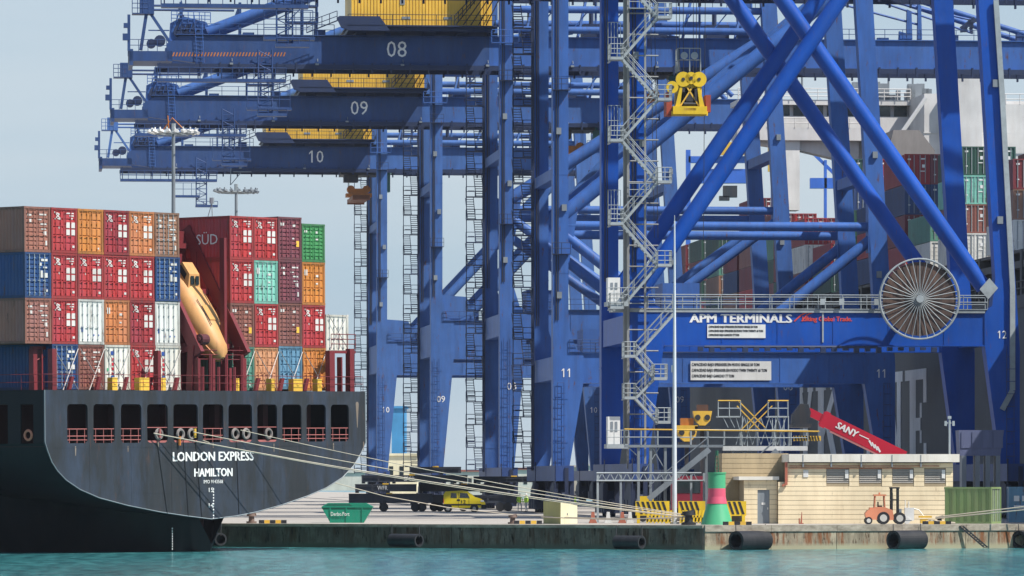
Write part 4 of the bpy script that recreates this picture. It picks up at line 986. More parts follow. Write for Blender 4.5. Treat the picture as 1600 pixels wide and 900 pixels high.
# zigzag stair in light steel in front of the left legs
Y0 = -2.4
def stair_flight(px0, py0, px1, py1):
    a, za = fr12.at(px0, py0, Y0); b, zb2 = fr12.at(px1, py1, Y0); m = MB()
    for yy in (Y0-.4, Y0+.4):
        m.bar((a, yy, za), (b, yy, zb2), .06, .2); m.tube((a, yy, za+1.05), (b, yy, zb2+1.05), .028, 4); m.tube((a, yy, za+.55), (b, yy, zb2+.55), .02, 4)
        for i in range(4): t = i/3; m.tube((a+(b-a)*t, yy, za+(zb2-za)*t), (a+(b-a)*t, yy, za+(zb2-za)*t+1.05), .028, 4)
    n = 12
    for i in range(n): t = (i+.5)/n; x = a+(b-a)*t; z = za+(zb2-za)*t; m.box(x-.12, x+.12, Y0-.38, Y0+.38, z-.02, z+.02)
    part('stair_flight', m, M_galv, T12)
def landing(px0, px1, py):
    a, z = fr12.at(px0, py, Y0); b, _ = fr12.at(px1, py, Y0); m = MB(); m.box(a, b, Y0-.7, Y0+.9, z-.1, z); m.box(a, b, Y0-.72, Y0-.66, z-.1, z+.12)
    m.rail([(a,Y0+.9,z),(a,Y0-.7,z),(b,Y0-.7,z),(b,Y0+.9,z)], 1.15, .5, .032, 2); m.bar((a+.2, Y0+.9, z-.1), (a+.2, .2, z-.1), .1)
    part('landing', m, M_galv, T12)
lv = [-35, 28, 92, 156, 220, 285, 350, 415, 481]
for i, y in enumerate(lv):
    if i % 2: landing(1026, 1048, y)
    else: landing(952, 973, y)
for i in range(len(lv)-1):
    if i % 2: stair_flight(971, lv[i+1], 1027, lv[i])
    else: stair_flight(1027, lv[i+1], 971, lv[i])
lw = [(1053, 490), (992, 557), (1022, 592), (992, 623), (1028, 662)]
for (a_, b_) in zip(lw[:-1], lw[1:]): stair_flight(b_[0], b_[1], a_[0], a_[1])
landing(974, 992, 557); landing(1020, 1041, 592); landing(974, 992, 622); landing(1026, 1046, 660)
m = MB()
for px in (982, 1008):
    x, _ = fr12.at(px if px > 1000 else 981, 500, -.5); m.box(x-.08, x+.08, -.6, -.4, 4, 58)
for k in range(20):
    x, z = fr12.at(993, 20+k*33, -1.0); m.tube((x-.6, -.5, z), (x+1.9, -.5, z), .06, 5)
x, _ = fr12.at(975, 400, -.3); m.box(x-.05, x+.45, -.3, -.1, 6, 58)
part('stair_mast', m, paint('rail_mast_grey', (.26,.27,.27), .5, .5, dcol=(.1,.07,.06)), T12)
for (py0, py1) in ((434, 481), (651, 703)):
    a, z1 = fr12.at(949, py0, -2); b, z0 = fr12.at(968, py1-9, -2); m = MB(); m.box(a, b, -2.4, -1.2, z0, z1); o = part('lift_landing', m, M_whitep, T12)
    for fx in (.22, .58): m = MB(); m.box(a+(b-a)*fx, a+(b-a)*(fx+.2), -2.43, -2.4, z0+1.0, z1-.4); part('lift_window', m, M_steel, o)
    m = MB(); m.box(a-.15, b+.6, -3.0, -1.0, z0-.35, z0); m.rail([(a-.15,-3,z0),(b+.6,-3,z0)], 1.1, .5, .03, 1); part('landing', m, M_galv, T12)
for py in (60, 190, 322):           # caged boxes seen on the left landings
    a, z0 = fr12.at(950, py+22, -1.6); m = MB(); m.rail([(a,-1.6,z0),(a+1.0,-1.6,z0)], 2.4, .25, .025, 1); part('safety_cage', m, M_galv, T12)
# node plates of the diagonals at the right
m = MB(); 
for (px, py) in ((1548, 452),):
    x, z = fr12.at(px, py, -.1); m.prism_y([(x-.9,z),(x-.1,z+.9),(x+.6,z+.1),(x-.2,z-.8)], -.12, 0.0)
part('node_plate', m, M_galv, T12)
# crane 11 little extras: wall plate with white tube ends
m = MB(); m.tube((6, -.4, 12.2), (20, -.4, 12.2), .12, 6)
for k in range(22): m.box(5.5+k*.9, 5.9+k*.9, -.6, -.1, 11.7+.3*rnd.random(), 12.2)
part('festoon', m, M_navyd, T12, loc=(0,0,1.55))

# yellow headblock hanging between the legs of the nearest crane
yg = 9.8; hx, hz = fr12.at(1075, 182, yg)
hb = thing('headblock', 'yellow headblock with big sheaves hanging on ropes in front of the tube braces', 'spreader', fr12.O + fr12.ex*hx + fr12.ey*yg + Vector((0,0,hz)), (0,0,CR_A), 'spreaders hanging from the cranes')
m = MB(); m.box(-1.4, 1.4, -1.3, 1.3, .1, .75); m.box(-1.5, 1.5, -1.1, -.9, 0, .35); m.box(-1.0, -.75, -1.0, 1.0, .7, 2.6); m.box(.75, 1.0, -1.0, 1.0, .7, 2.6); m.box(-1.0, 1.0, -.9, .9, 2.3, 2.8)
m.prism_y([(-1.2,.75),(-.8,2.4),(-.6,2.4),(-.8,.75)], -1.2, -1.0); m.prism_y([(1.2,.75),(.8,2.4),(.6,2.4),(.8,.75)], -1.2, -1.0)
part('frame', m, M_yel2, hb)
for (x, z, r) in ((-.55, 2.95, .62), (.75, 2.95, .62), (-1.45, 2.3, .5), (.1, 3.05, .5)):
    m = MB(); m.disc_y((x, z), r, -1.25, -1.0, 16); sh_ = part('sheave', m, M_yel2, hb); m = MB(); m.disc_y((x, z), .15, -1.3, -1.24, 8); part('axle', m, M_dark, sh_)
m = MB(); m.box(-1.9, -1.45, -1.0, .8, .0, 1.9); part('cable_basket', m, paint('guard_red', (.35,.06,.03), .6, .5), hb); m = MB(); m.box(1.35, 1.75, -1.0, .8, .3, 1.7); part('cable_basket', m, paint('guard_red', (.35,.06,.03), .6, .5), hb)
m = MB(); m.box(-.3, .3, -1.1, -.8, 1.15, 1.75); m.box(-.9, .9, .2, .8, .8, 2.3); m.tube((-.5,-1.0,.95),(.5,-1.0,.95),.16,8); m.box(-.62,-.4,-1.2,-.9,1.9,2.3); m.box(.4,.6,-1.2,-.9,1.2,2.2); part('hoist_motor', m, M_dark, hb)
m = MB(); m.bar((-.75,-1.05,.8),(.2,-1.05,2.3),.12); m.bar((.75,-1.05,.8),(-.2,-1.05,2.3),.12); m.box(-.5,.5,-1.3,-1.15,.4,.6); part('brace', m, M_yel, hb)
m = MB(); m.rail([(-.9,-1.0,3.6),(.9,-1.0,3.6)], 1.9, .9, .045, 1); m.rail([(-.9,-1.0,3.6),(-.9,.8,3.6)], 1.9, .9, .045, 1); m.disc_y((-.45, 4.9), .3, -1.1, -1.0, 12); m.disc_y((.4, 4.9), .3, -1.1, -1.0, 12); part('rope_guide', m, M_galv, hb)
m = MB()
for (dx, dy) in ((-.8,-1),(-.5,-1),(.3,-1),(.8,-1),(-.8,1),(.8,1),(-2.6,-1),(-2.9,-1),(1.4,1)): m.tube((dx, dy, 3.0 if abs(dx) < 1 else -10), (dx+dx*.3, dy, 42), .025, 4)
part('hoist_rope', m, M_dark, hb)

# gear standing on the boom of crane 08, seen between the right legs
yy = 8.9 - 3.0
def on08(px, py): return fr08.at(px, py, yy)
for (px, w_, py) in ((1416, 9, 18), (1433, 7, 9), (1345, 5, 40), (1404, 12, 52)):
    (x_, z1_), (x2_, z0_) = on08(px, py), on08(px+w_, 62); m = MB(); m.prism_y([(x_, z0_), (x2_, z0_), (x2_-.1, z1_), (x_+.05, z1_+.2)], yy-.3, yy+.3); part('stay_post', m, M_c08, T08)
m = MB()
for k in range(9):
    a_, b_ = on08(1500+rnd.random()*22, 58-rnd.random()*20), on08(1508+rnd.random()*22, 50-rnd.random()*22); m.bar((a_[0], yy, a_[1]), (b_[0], yy, b_[1]), .3)
part('hinge_gear', m, M_navyd, T08)
for (p_, q_) in (((1290,0),(1440,40)),((1350,-6),(1520,52)),((1380,0),(1530,34))):
    a_, b_ = on08(*p_), on08(*q_); m = MB(); m.tube((a_[0], yy, a_[1]), (b_[0], yy, b_[1]), .13, 6); part('fore_stay', m, M_c08, T08)

# ================================================================== FAR SHIP behind the legs
FB = Frame(983, 409, CR_A, 0.0)
def fb(x, ly, z): p = FB.O + FB.ex*x + FB.ey*ly; return Vector((p.x, p.y, z))
HX = 36.0
def ly_at(px, x=HX):        # distance along the rails where the ship side is seen at px
    k = (px-800)/F; return (k*(FB.O.y + FB.ex.y*x) - (FB.O.x + FB.ex.x*x)) / (FB.ey.x - k*FB.ey.y)
far = thing('container_ship', 'huge grey-hulled container ship with a white bridge seen through the crane legs', 'ship', fb(0,0,0), (0,0,CR_A))
m = MB(); m.prism_y([(HX+2,-2),(HX,2),(HX,19.5),(HX+48,19.5),(HX+48,-2)], -60, 330)
m.prism_z([(HX,330),(HX+24,400),(HX+48,330)], -2, 20); part('hull', m, M_hullb, far)
m = MB(); m.box(HX-.15, HX+.1, -60, 330, 19.3, 20.4)
for k in range(60): m.box(HX+.1, HX+1.4, -55+k*6.4, -54.2+k*6.4, 20, 24.3)
m.box(HX+.2, HX+46, -60, 330, 22.8, 23.4); m.box(HX+1.2, HX+46, -60, 330, 19.5, 22.8)
m.box(HX+.2, HX+46, -60, 330, 24.1, 24.35)
m.rail([(HX,-60,20.4),(HX,330,20.4)], 1.2, 3.2, .06, 1)
part('lashing_bridges', m, paint('far_gear_grey', (.1,.1,.1), .7, .5), far)['kind'] = 'stuff'
def letter(polys, l0, l1, z0, z1):
    m = MB()
    for poly in polys: # poly in unit square, x reads from far to near
        m.prism_x([(l0 + (l1-l0)*x, z0 + (z1-z0)*z) for x, z in poly], HX-.06, HX-.01)
    part('lettering', m, paint('far_white_lettering', (.72,.73,.75), .6, .25), far)
box_ = lambda a, b, c, d: [(a,c),(b,c),(b,d),(a,d)]
LT = {'E': [box_(0,1,0,.1), box_(0,1,.9,1), box_(.22,.5,.1,.9), box_(.5,.72,.42,.54), box_(.88,1,.1,.3), box_(.86,1,.68,.9), box_(.7,.78,.3,.42),box_(.7,.78,.54,.68)],
      'L': [box_(0,.75,0,.1), box_(0,.7,.9,1), box_(.2,.5,.1,.9), box_(.75,1,0,.28)],
      'I': [box_(0,1,0,.1), box_(0,1,.9,1), box_(.25,.75,.1,.9)],
      'N': [box_(0,.42,0,.1), box_(.08,.3,.1,1), [(.1,1),(.35,1),(.9,0),(.68,0)], box_(.7,.9,0,.9), box_(.58,1,.9,1)],
      'K': [box_(0,.45,0,.1), box_(0,.45,.9,1), box_(.1,.36,.1,.9), [(.36,.4),(.36,.58),(.75,.9),(.95,.9)], [(.42,.55),(.58,.66),(1,.1),(.78,.1)], box_(.65,1,.9,1), box_(.62,1,0,.1)],
      'Y': [box_(.3,.72,0,.1), box_(.38,.64,.1,.5), [(.05,.9),(.3,.9),(.6,.45),(.42,.45)], [(.72,.9),(.95,.9),(.62,.45),(.5,.5)], box_(0,.36,.9,1), box_(.66,1,.9,1)]}
for ch, d0, d1 in (('E',487.5,476),('N',499.5,489),('I',505,501.5),('L',516,508),('K',543,528),('Y',556,545),('N',570,558)):
    letter(LT[ch], d0-409, d1-409, 5.2, 15.2)
# bridge
sy = 191
m = MB(); m.box(HX-.5, HX+48, sy, sy+5, 44.9, 47.6); m.box(HX-.5, HX+48, sy-.6, sy+6, 48.9, 49.5); m.box(HX+14, HX+48, sy+2, sy+16, 24, 48)
m.box(HX-.5, HX+16, sy-.9, sy-.6, 44.9, 46.2); m.box(HX-.5, HX+48, sy-.9, sy, 44.7, 44.9)
m.prism_y([(HX-.5,44.7),(HX+14,44.7),(HX+14,42.0),(HX+7,43.6),(HX+4,44.0)], sy+.2, sy+3)
part('superstructure', m, M_shipw, far)
m = MB(); m.box(HX+20, HX+23.6, sy-10, sy+2, 24, 49.6); m.box(HX+23.6, HX+26.4, sy-12, sy+2, 24, 51.8); m.box(HX+26.4, HX+48, sy-9, sy+2, 24, 48.5)
for z in (30, 33, 36, 39, 42, 45): m.box(HX+19.9, HX+48, sy-10.1 if z < 48 else sy, sy-10.0, z, z+.1)
part('deckhouse', m, M_shipw, far)
m = MB(); m.box(HX+5.0, HX+6.85, sy-.4, sy+2.6, 36.5, 44.7); part('wing_pillar', m, M_whitep, far)
m = MB(); m.rail([(HX-.5,sy-.8,49.5),(HX+20,sy-.8,49.5)], 1.3, 1.6, .05, 2); m.rail([(HX-.3,sy-.95,46.2),(HX+16,sy-.95,46.2)], 1.1, 1.6, .05, 1); m.rail([(HX+26.5,sy-9,48.5),(HX+48,sy-9,48.5)], 1.2, 1.6, .05, 1)
m.tube((HX+16.5,sy-11,44),(HX+20,sy-11,49),.25,5); part('bridge_rail', m, M_shipw, far)
for k in range(24):
    m = MB(); m.box(HX+.2+k*2.0, HX+1.75+k*2.0, sy+.2, sy+.3, 47.65, 48.85); part('bridge_window', m, M_glass, far)
m = MB(); m.box(HX-.3, HX+47, sy+.4, sy+.6, 47.6, 48.9); part('bridge_back_panel', m, M_shipw, far)
m = MB()
for (x, h_) in ((7.2,4.0),(15,2.4),(17.5,5),(20.4,4.5),(24.5,3.5),(25.6,3.2),(12.3,3.4)):
    m.tube((HX+x, sy, 49.4), (HX+x, sy, 49.4+h_), .12, 6)
m.tube((HX+13,sy,54),(HX+19,sy,54.2),.14,6)
for k in range(30): a_ = HX+10+rnd.random()*12; m.box(a_, a_+.3+rnd.random()*.8, sy-.5, sy, 49.5, 50.1+rnd.random()*1.6)
o = part('bridge_antennas', m, M_steel, far); o['kind'] = 'stuff'
m = MB(); m.ring_y((HX+7.2, 53.9), .3, .5, 10, 6, sy); part('radome', m, M_whitep, far, smooth=True)
m = MB(); m.prism_y([(HX+14.5,42.5),(HX+15.0,44.8),(HX+18,44.8),(HX+19.8,42.5),(HX+19.8,35),(HX+14.5,35)], sy-18, sy-10); part('funnel_casing', m, paint('casing_grey', (.24,.22,.21), .6, .4), far)
# containers on the far ship: simple ones, each with rods and frames pressed in one mesh
FCM = {}
def far_mesh(h):
    if h in FCM: return FCM[h]
    m = MB(); m.box(.03, CW-.03, .07, CL, .03, h-.03)
    for x in (0, CW-.14): m.box(x, x+.14, 0, .2, 0, h)
    m.box(.14, CW-.14, 0, .2, 0, .14); m.box(.14, CW-.14, 0, .2, h-.12, h); m.box(CW/2-.06, CW/2+.06, .02, .07, .14, h-.12)
    for z in (.22,.36,.5,.64,.78): m.box(.16, CW-.16, .055, .07, h*z, h*z+.05)
    for i in range(20): m.box(0, .03, .3+i*.6, .6+i*.6, .1, h-.1)
    n0 = len(m.f)
    for x in (.42, .92, 1.5, 2.0): m.box(x-.03, x+.03, 0.0, .05, .1, h-.08, 1)
    for x, z, w_, hh in ((.3,h*.8,.3,.15),(1.6,h*.82,.45,.12),(1.7,h*.55,.3,.3),(1.5,h*.42,.5,.08),(.35,h*.3,.2,.1)): m.box(x, x+w_, .03, .055, z, z+hh, 2)
    FCM[h] = m.mesh('shipping_container', [M_shipred, M_galv, M_mark]); return FCM[h]
far_cols = ['maroon','deepred','brown','purple','darkgreen','teal','navy','maroon','brown','deepred','maroon','purple','darkgreen','tan']
bays = []   # (px of the left front edge, number of columns to build, top tiers)
spec = [(1581, 2, 3), (1501, 4, 4), (1452, 2, 2), (1412, 3, 4), (1368, 2, 3), (1333, 2, 5), (1296, 3, 2), (1256, 3, 3), (1232, 2, 3), (1207, 2, 4), (1176, 2, 5), (1150, 2, 3), (1122, 3, 4), (1095, 3, 4), (1070, 3, 4)]
SP = {(1,0,3):'darkgreen',(1,1,3):'darkgreen',(1,2,3):'darkgreen',(1,0,2):'mint',(1,1,2):'red',(1,0,1):'brown',(1,1,1):'maroon',(1,0,0):'white',(1,1,0):'white',
      (3,0,3):'deepred',(3,0,2):'navy',(3,0,1):'maroon',(3,0,0):'deepred',(0,0,2):'maroon',(0,0,1):'tan',(0,1,1):'brown',(0,0,0):'white',(0,1,0):'white',(2,0,0):'white',(2,0,1):'teal',(7,0,2):'deepred',(7,1,2):'maroon',(7,0,1):'white',(2,0,2):'teal',(10,0,2):'brown',(10,0,1):'maroon',(10,0,0):'red'}
cnt = 0
for bi, (px, nc, nt_) in enumerate(spec):
    ly = ly_at(px)
    for c in range(nc):
        z = 24.4
        for t_ in range(nt_ - (1 if c and (c + bi) % 4 == 3 else 0)):
            h = 2.896 if bi in (3, 7) else 2.591
            cn = SP.get((bi, c, t_)) or far_cols[(bi*5 + c*3 + t_*7 + rnd.randrange(3)) % len(far_cols)]
            o = obj('shipping_container', far_mesh(h), None, fb(HX+.1+c*2.5, ly, z), (0,0,CR_A), ccol(cn))
            place = ['port-side', 'second', 'third', 'fourth'][c]
            bay_n = ['nearest', 'second nearest', 'third nearest', 'fourth nearest', 'fifth nearest', 'sixth nearest', 'seventh nearest', 'eighth nearest', 'ninth nearest', 'tenth nearest', 'fifth farthest', 'fourth farthest', 'third farthest', 'second farthest', 'farthest'][bi]
            tier_n = ['lowest', 'second', 'third', 'fourth', 'fifth'][t_]
            tag(o, f"{CNAME[cn]} container, {tier_n} tier, {place} column, {bay_n} stack on the far ship", 'container', 'containers stacked on the far ship')
            z += h + .02; cnt += 1

# ================================================================== FAR BLUE CRANE behind the yard
ff = Frame(1073, 900, 0)
T = thing('gantry_crane', 'small bright blue gantry crane with a yellow sign far behind the crane legs', 'crane', ff.O)
def fbox(m, fr, x0, x1, y0, y1, l0, l1):
    a, z0 = fr.at(x0, y1, l0); b, z1 = fr.at(x1, y0, l0); m.box(a, b, l0, l1, max(z0, 0), z1)
m = MB(); fbox(m, ff, 1076, 1212, 244, 254, 0, 2); fbox(m, ff, 1082, 1184, 264, 286, 0, 2); part('girder', m, M_farb, T)
for (a_, b_) in ((1072,1079),(1205,1214)): m = MB(); fbox(m, ff, a_, b_, 234, 700, 0, 2); part('leg', m, M_farb, T)
m = MB(); fbox(m, ff, 1113, 1176, 222, 242, -1, 0); fbox(m, ff, 1200, 1218, 220, 268, -1, 0); part('sign_board', m, M_yel, T)
m = MB(); fbox(m, ff, 1130, 1152, 290, 308, 0, 2); fbox(m, ff, 1124, 1140, 306, 313, 0, 2); part('trolley', m, M_dark, T)
ff2 = Frame(1270, 1000, 0)
T = thing('gantry_crane', 'distant blue crane boom right of the white bridge support', 'crane', ff2.O)
m = MB(); fbox(m, ff2, 1266, 1320, 278, 294, 0, 2); part('girder', m, M_farb, T)
m = MB(); fbox(m, ff2, 1288, 1292, 250, 700, 0, 2); part('leg', m, M_farb, T)
a_ = ff2.at(1268, 236); b_ = ff2.at(1305, 272); m = MB(); m.bar((a_[0],1,a_[1]), (b_[0],1,b_[1]), .6); part('boom', m, M_farb, T)

# far buildings
def far_box(label, x0, x1, y0, y1, D, mat, name='warehouse', cat='building', roof=None, wins=0):
    fr = Frame((x0+x1)/2, D, 0); T = thing(name, label, cat, fr.O)
    a, z0 = fr.at(x0, y1); b, z1 = fr.at(x1, y0); m = MB(); m.box(a, b, 0, 14, 0, z1); part('wall', m, mat, T)
    m = MB(); m.box(a-.3, b+.3, -.3, 14.3, z1, z1+.4); part('roof', m, roof or mat, T)
    for k in range(wins):
        x = a + (b-a)*(k+.3)/wins; m = MB(); m.box(x, x+(b-a)/wins*.4, -.06, 0, z1*.45, z1*.75); part('window', m, M_glass, T)
far_box('blue-clad silo tower standing far behind crane 10', 612, 633, 638, 716, 900, M_fblue, 'silo_tower')
far_box('cream low building at the foot of the blue tower', 603, 652, 712, 745, 880, M_beige, wins=3)
far_box('beige warehouse with a brown roof between cranes 09 and 08', 700, 755, 737, 752, 1050, M_fwhite, roof=M_fred, wins=4)
far_box('pale warehouse with red tiled roof right of crane 08', 800, 842, 734, 752, 1000, M_fwhite, roof=M_fred, wins=3)
far_box('pale office block behind the yard between cranes 11 and 08', 842, 910, 730, 752, 1100, M_fbeige, wins=6)
far_box('long cream shed behind the legs of crane 11', 905, 990, 728, 752, 950, M_fwhite, wins=7)

# ================================================================== LIGHT MASTS, POLES
def high_mast(px, D, py_ring, wpx, label, mat):
    fr = Frame(px, D, 0); _, zt = fr.at(px, py_ring); T = thing('high_mast_light', label, 'floodlight mast', fr.O, group='high mast floodlights')
    m = MB(); m.tube((0,0,0), (0,0,zt+.3), .26, 10, .15); part('mast', m, mat, T, smooth=True)
    R0 = wpx * D / F / 2; m = MB()
    for k in range(24): t = 2*math.pi*k/24; t2 = 2*math.pi*(k+1)/24; m.tube((R0*.7*math.cos(t), R0*.7*math.sin(t), zt), (R0*.7*math.cos(t2), R0*.7*math.sin(t2), zt), .07, 4)
    for k in range(6): t = math.pi*k/3; m.tube((0,0,zt), (R0*.8*math.cos(t), R0*.8*math.sin(t), zt), .06, 4)
    m.tube((0,0,zt), (0,0,zt+.9), .2, 6); part('lamp_ring', m, M_galv, T)
    for k in range(18):
        t = 2*math.pi*k/18; x, y = R0*.88*math.cos(t), R0*.88*math.sin(t); m = MB(); m.box(-.3, .3, -.16, .16, -.12, .1); m.box(-.05,.05,-.05,.05,.1,.35)
        part('floodlight', m, M_whitep if px < 300 else M_steel, T, (x, y, zt+.15), (R(20)*math.sin(t)*-1, R(20)*math.cos(t), t))
    return T, fr, zt
T, fr, zt = high_mast(271, 450, 209, 82, 'grey high-mast floodlight with a wide ring of white lamps, left of the pair', M_steel)
m = MB(); m.path([(-1.0,0,zt+.2),(-.1,0,zt+1.4),(1.0,0,zt+.3)], .05, 4); m.tube((-.4,0,zt+.3),(-.5,0,zt+1.6),.05,4); part('winch_stay', m, M_orange, T)
T, fr, zt = high_mast(369, 540, 301, 72, 'grey high-mast floodlight with a T-shaped aerial, right of the pair', M_steel)
m = MB(); m.tube((-.6,0,zt+.8),(-.55,0,zt+2.6),.05,4); m.tube((-.6,0,zt+.8),(.5,0,zt+2.1),.04,4); m.tube((-.3,0,zt+2.2),(1.6,0,zt+2.2),.05,4); part('aerial', m, M_steel, T)
fr = Frame(1054, 362, 0); T = thing('lamp_post', 'tall slim white pole standing on the quay edge beside the striped barriers', 'pole', fr.O)
_, z1 = fr.at(1054, 345); m = MB(); m.tube((0,0,0),(0,0,z1*.45),.17,10,.13); m.tube((0,0,z1*.45),(0,0,z1),.13,10,.05); part('pole', m, paint('pole_white', (.62,.66,.7), .4, .3), T, smooth=True)
m = MB(); m.tube((0,0,0),(0,0,.12),.32,10); m.tube((0,0,z1),(0,0,z1+.4),.03,6); m.box(-.22,-.12,-.05,.05,z1*.5,z1*.5+.5); part('fittings', m, M_galv, T)
v, _ = ship_vz(330, 330, 18); fr = Frame(330, 352, 0, 0); T = thing('aerial_mast', 'small dark aerial with a lamp rising above the maroon container', 'aerial', fr.O + Vector((0,0,22.0)))
m = MB(); a_, z0 = fr.at(324, 342); b_, z1 = fr.at(331, 318); m.tube((a_,0,z0-22),(b_,0,z1-22),.03,4); m.tube((b_,0,z1-22),(b_,0,z1-21.6),.16,6); m.tube((b_+.05,0,z0-22.2),(b_,0,z1-22),.03,4); part('rod', m, M_steel, T)

# ================================================================== QUAY OBJECTS
# cream block building
BD_ = 363.5; fb2 = Frame(1222, BD_, R(4)); B = thing('quay_building', 'cream blockwork quay building with a white flat roof edge and four grey louvres', 'building', fb2.O, (0,0,R(4)))
x0, zr = fb2.at(1231, 722); x1, _ = fb2.at(1489, 722); zr0 = zr
nco = 13; ch = (zr0-.05)/nco
def wall_course(x0, x1, y0, y1, z0, z1, gaps=()):
    cur = x0; segs = []
    for (g0, g1) in gaps:
        segs.append((cur, g0)); cur = g1
    segs.append((cur, x1))
    for a, b in segs:
        m = MB(); m.box(a, b, y0, y1, z0, z1); part('block_course', m, M_cream, B)
wx0 = fb2.at(1216, 800)[0]
win = [(1291,1327),(1342,1378),(1394,1428),(1444,1478)]
wz0 = fb2.at(1300, 755)[1]; wz1 = fb2.at(1300, 733)[1]
wins_ = [(fb2.at(a,740)[0], fb2.at(b,740)[0]) for a, b in win]
for i in range(nco):
    z0 = i*ch; z1 = z0+ch-.03; gaps = wins_ if (z1 > wz0+.06 and z0 < wz1-.06) else ()
    wall_course(wx0 if z0 < 2.9 else x0, x1, 0, .3, z0, z1, gaps)
m = MB(); 
m.box(wx0+.02, x1-.02, .03, .28, 0.0, wz0-.02)
m.box(x0+.02, x1-.02, .03, .28, wz1+.02, zr0-.06)
cur = x0+.02
for (a, b) in wins_: m.box(cur, a-.02, .03, .28, wz0-.02, wz1+.02); cur = b+.02
m.box(cur, x1-.02, .03, .28, wz0-.02, wz1+.02)
m.box(wx0+.02, wx0+.26, .3, 7, 0, 2.9); m.box(x1-.3, x1-.02, .3, 7, 0, zr0); m.box(x0, x1, 6.8, 7, 0, zr0)
part('wall_core', m, M_joint, B)
m = MB(); xa = fb2.at(1232,715)[0]; xb = fb2.at(1498,715)[0]; _, zt1 = fb2.at(1300, 709.5); m.box(xa, xb, -.38, 7.4, zr0+.0, zt1); part('roof', m, M_roofw, B)
for px in (1253, 1297, 1344, 1392, 1437): m = MB(); x = fb2.at(px,718)[0]; m.box(x, x+.06, -.4, -.38, zr0+.05, zt1-.05); m.box(x, x+.1, -.33, -.0, zr0-.35, zr0-.02); part('roof_bracket', m, M_steel, B)
for (a, b) in wins_:
    m = MB(); m.box(a+.02, b-.02, .1, .16, wz0, wz1); part('shutter', m, M_shut, B); o = bpy.context.scene.objects[-1] if False else None
    for k in range(7): z = wz0+.04+k*(wz1-wz0-.08)/7; m = MB(); m.add([(a+.04,.02,z),(b-.04,.02,z),(b-.04,.1,z+.11),(a+.04,.1,z+.11)], [(0,1,2,3)]); m.box(a+.04, b-.04, .02, .035, z-.01, z+.02); part('louvre_slat', m, M_shut, B)
    m = MB(); m.box(b-.3, b-.06, -.03, .01, wz0+.35, wz0+.95); part('notice', m, M_whitep, B)
m = MB(); z = fb2.at(1300,728)[1]; m.tube((x0+.1,-.08,z),(x1-1,-.08,z),.03,5); m.tube((x0+.1,-.08,z-.15),(x1-3,-.08,z-.15),.03,5); part('conduit', m, M_pipe, B)
m = MB(); x, z1 = fb2.at(1228,722); _, z0 = fb2.at(1228,758); m.box(x-.09, x+.09, -.22, -.05, z0, z1); m.bar((x,-.13,z0+.1),(x-.28,-.13,z0-.05),.16); part('downpipe', m, M_pipe, B)
m = MB(); xx, z = fb2.at(1259, 740); m.box(xx-.18, xx+.18, -.05, 0, z-.25, z+.25); part('notice', m, M_whitep, B)
# annexe with door, set left
ax0 = fb2.at(1164, 800)[0]; m = MB(); _, az = fb2.at(1190, 750)
dx0 = fb2.at(1185,800)[0]; dx1 = fb2.at(1204,800)[0]; dz = fb2.at(1190,765)[1]
for i in range(9):
    z0 = i*az/9; z1 = (i+1)*az/9-.025
    wall_course(ax0, wx0-.02, .55, .8, z0, z1, ((dx0,dx1),) if z0 < dz-.1 else ())
m = MB(); m.box(ax0+.02, dx0-.02, .6, .78, 0, az); m.box(dx1+.02, wx0, .6, .78, 0, az); m.box(dx0-.02, dx1+.02, .6, .78, dz, az); m.box(ax0+.02, ax0+.2, .8, 5, 0, az); part('wall_core', m, M_joint, B)
m = MB(); m.box(ax0-.4, wx0+.1, .3, 6, az+.0, az+.25); part('annexe_roof', m, M_roofw, B)
m = MB(); m.box(dx0, dx1, .64, .7, 0, dz); o = part('door', m, M_steel, B)
m = MB(); m.box(dx0+.3, dx1-.3, .62, .64, dz*.55, dz*.62); m.box(dx1-.16, dx1-.1, .58, .64, 1.0, 1.15); part('door_sign', m, M_whitep, o)
# back block of the building, darker cream, set behind
m = MB(); bx0 = fb2.at(1128,720,4)[0]; bx1 = fb2.at(1232,720,4)[0]; _, bz = fb2.at(1180,708,4)
for i in range(14): m.box(bx0, bx1, 4, 8, i*bz/14, (i+1)*bz/14-.03)
m.box(bx0+.03, bx1-.03, 4.03, 7.9, 0, bz-.02); part('rear_block', m, paint('rear_block_tan', (.46,.36,.22), .85, .4, rust=.3), B)
m = MB(); _, z = fb2.at(1487,652); x = fb2.at(1487,700)[0]; m.tube((x,1,zt1),(x,1,z+.0),.07,8); m.box(x-.12, x+.12, .9, 1.1, z-.1, z+.1); m.box(x-.36,x-.2,.9,1.1,z-.6,z-.25); m.box(x+.2,x+.36,.9,1.1,z-.6,z-.25); m.tube((x-.3,1,z-.4),(x+.3,1,z-.4),.03,5)
part('camera_mast', m, M_galv, B)

# forklift
fr = Frame(1380, 358.5, 0); T = thing('forklift', 'orange rough-terrain forklift with black mast parked before the cream building', 'forklift', fr.O)
def X(px, py): return fr.at(px, py)
m = MB(); x = lambda p: fr.at(p,800)[0]; z = lambda p: fr.at(1380,p)[1]
m.prism_y([(x(1352),z(808)),(x(1351),z(802)),(x(1355),z(797)),(x(1367),z(792)),(x(1380),z(792)),(x(1394),z(797)),(x(1396),z(812)),(x(1388),z(813)),(x(1384),z(805)),(x(1376),z(805)),(x(1371),z(812)),(x(1362),z(812))], -.6, .6)
m.box(x(1358), x(1376), -.5, .5, z(797), z(793)); part('body', m, M_fork, T)
m = MB()
for (a, b) in ((1366,1367),(1382,1381)): 
    for y in (-.5,.5): m.bar((x(a),y,z(793)), (x(b),y,z(774)), .07)
m.box(x(1364.5), x(1384), -.58, .58, z(775), z(772.5)); m.tube((x(1374),0,z(772.5)),(x(1374),0,z(769.5)),.06,6); part('cab_guard', m, M_fork, T)
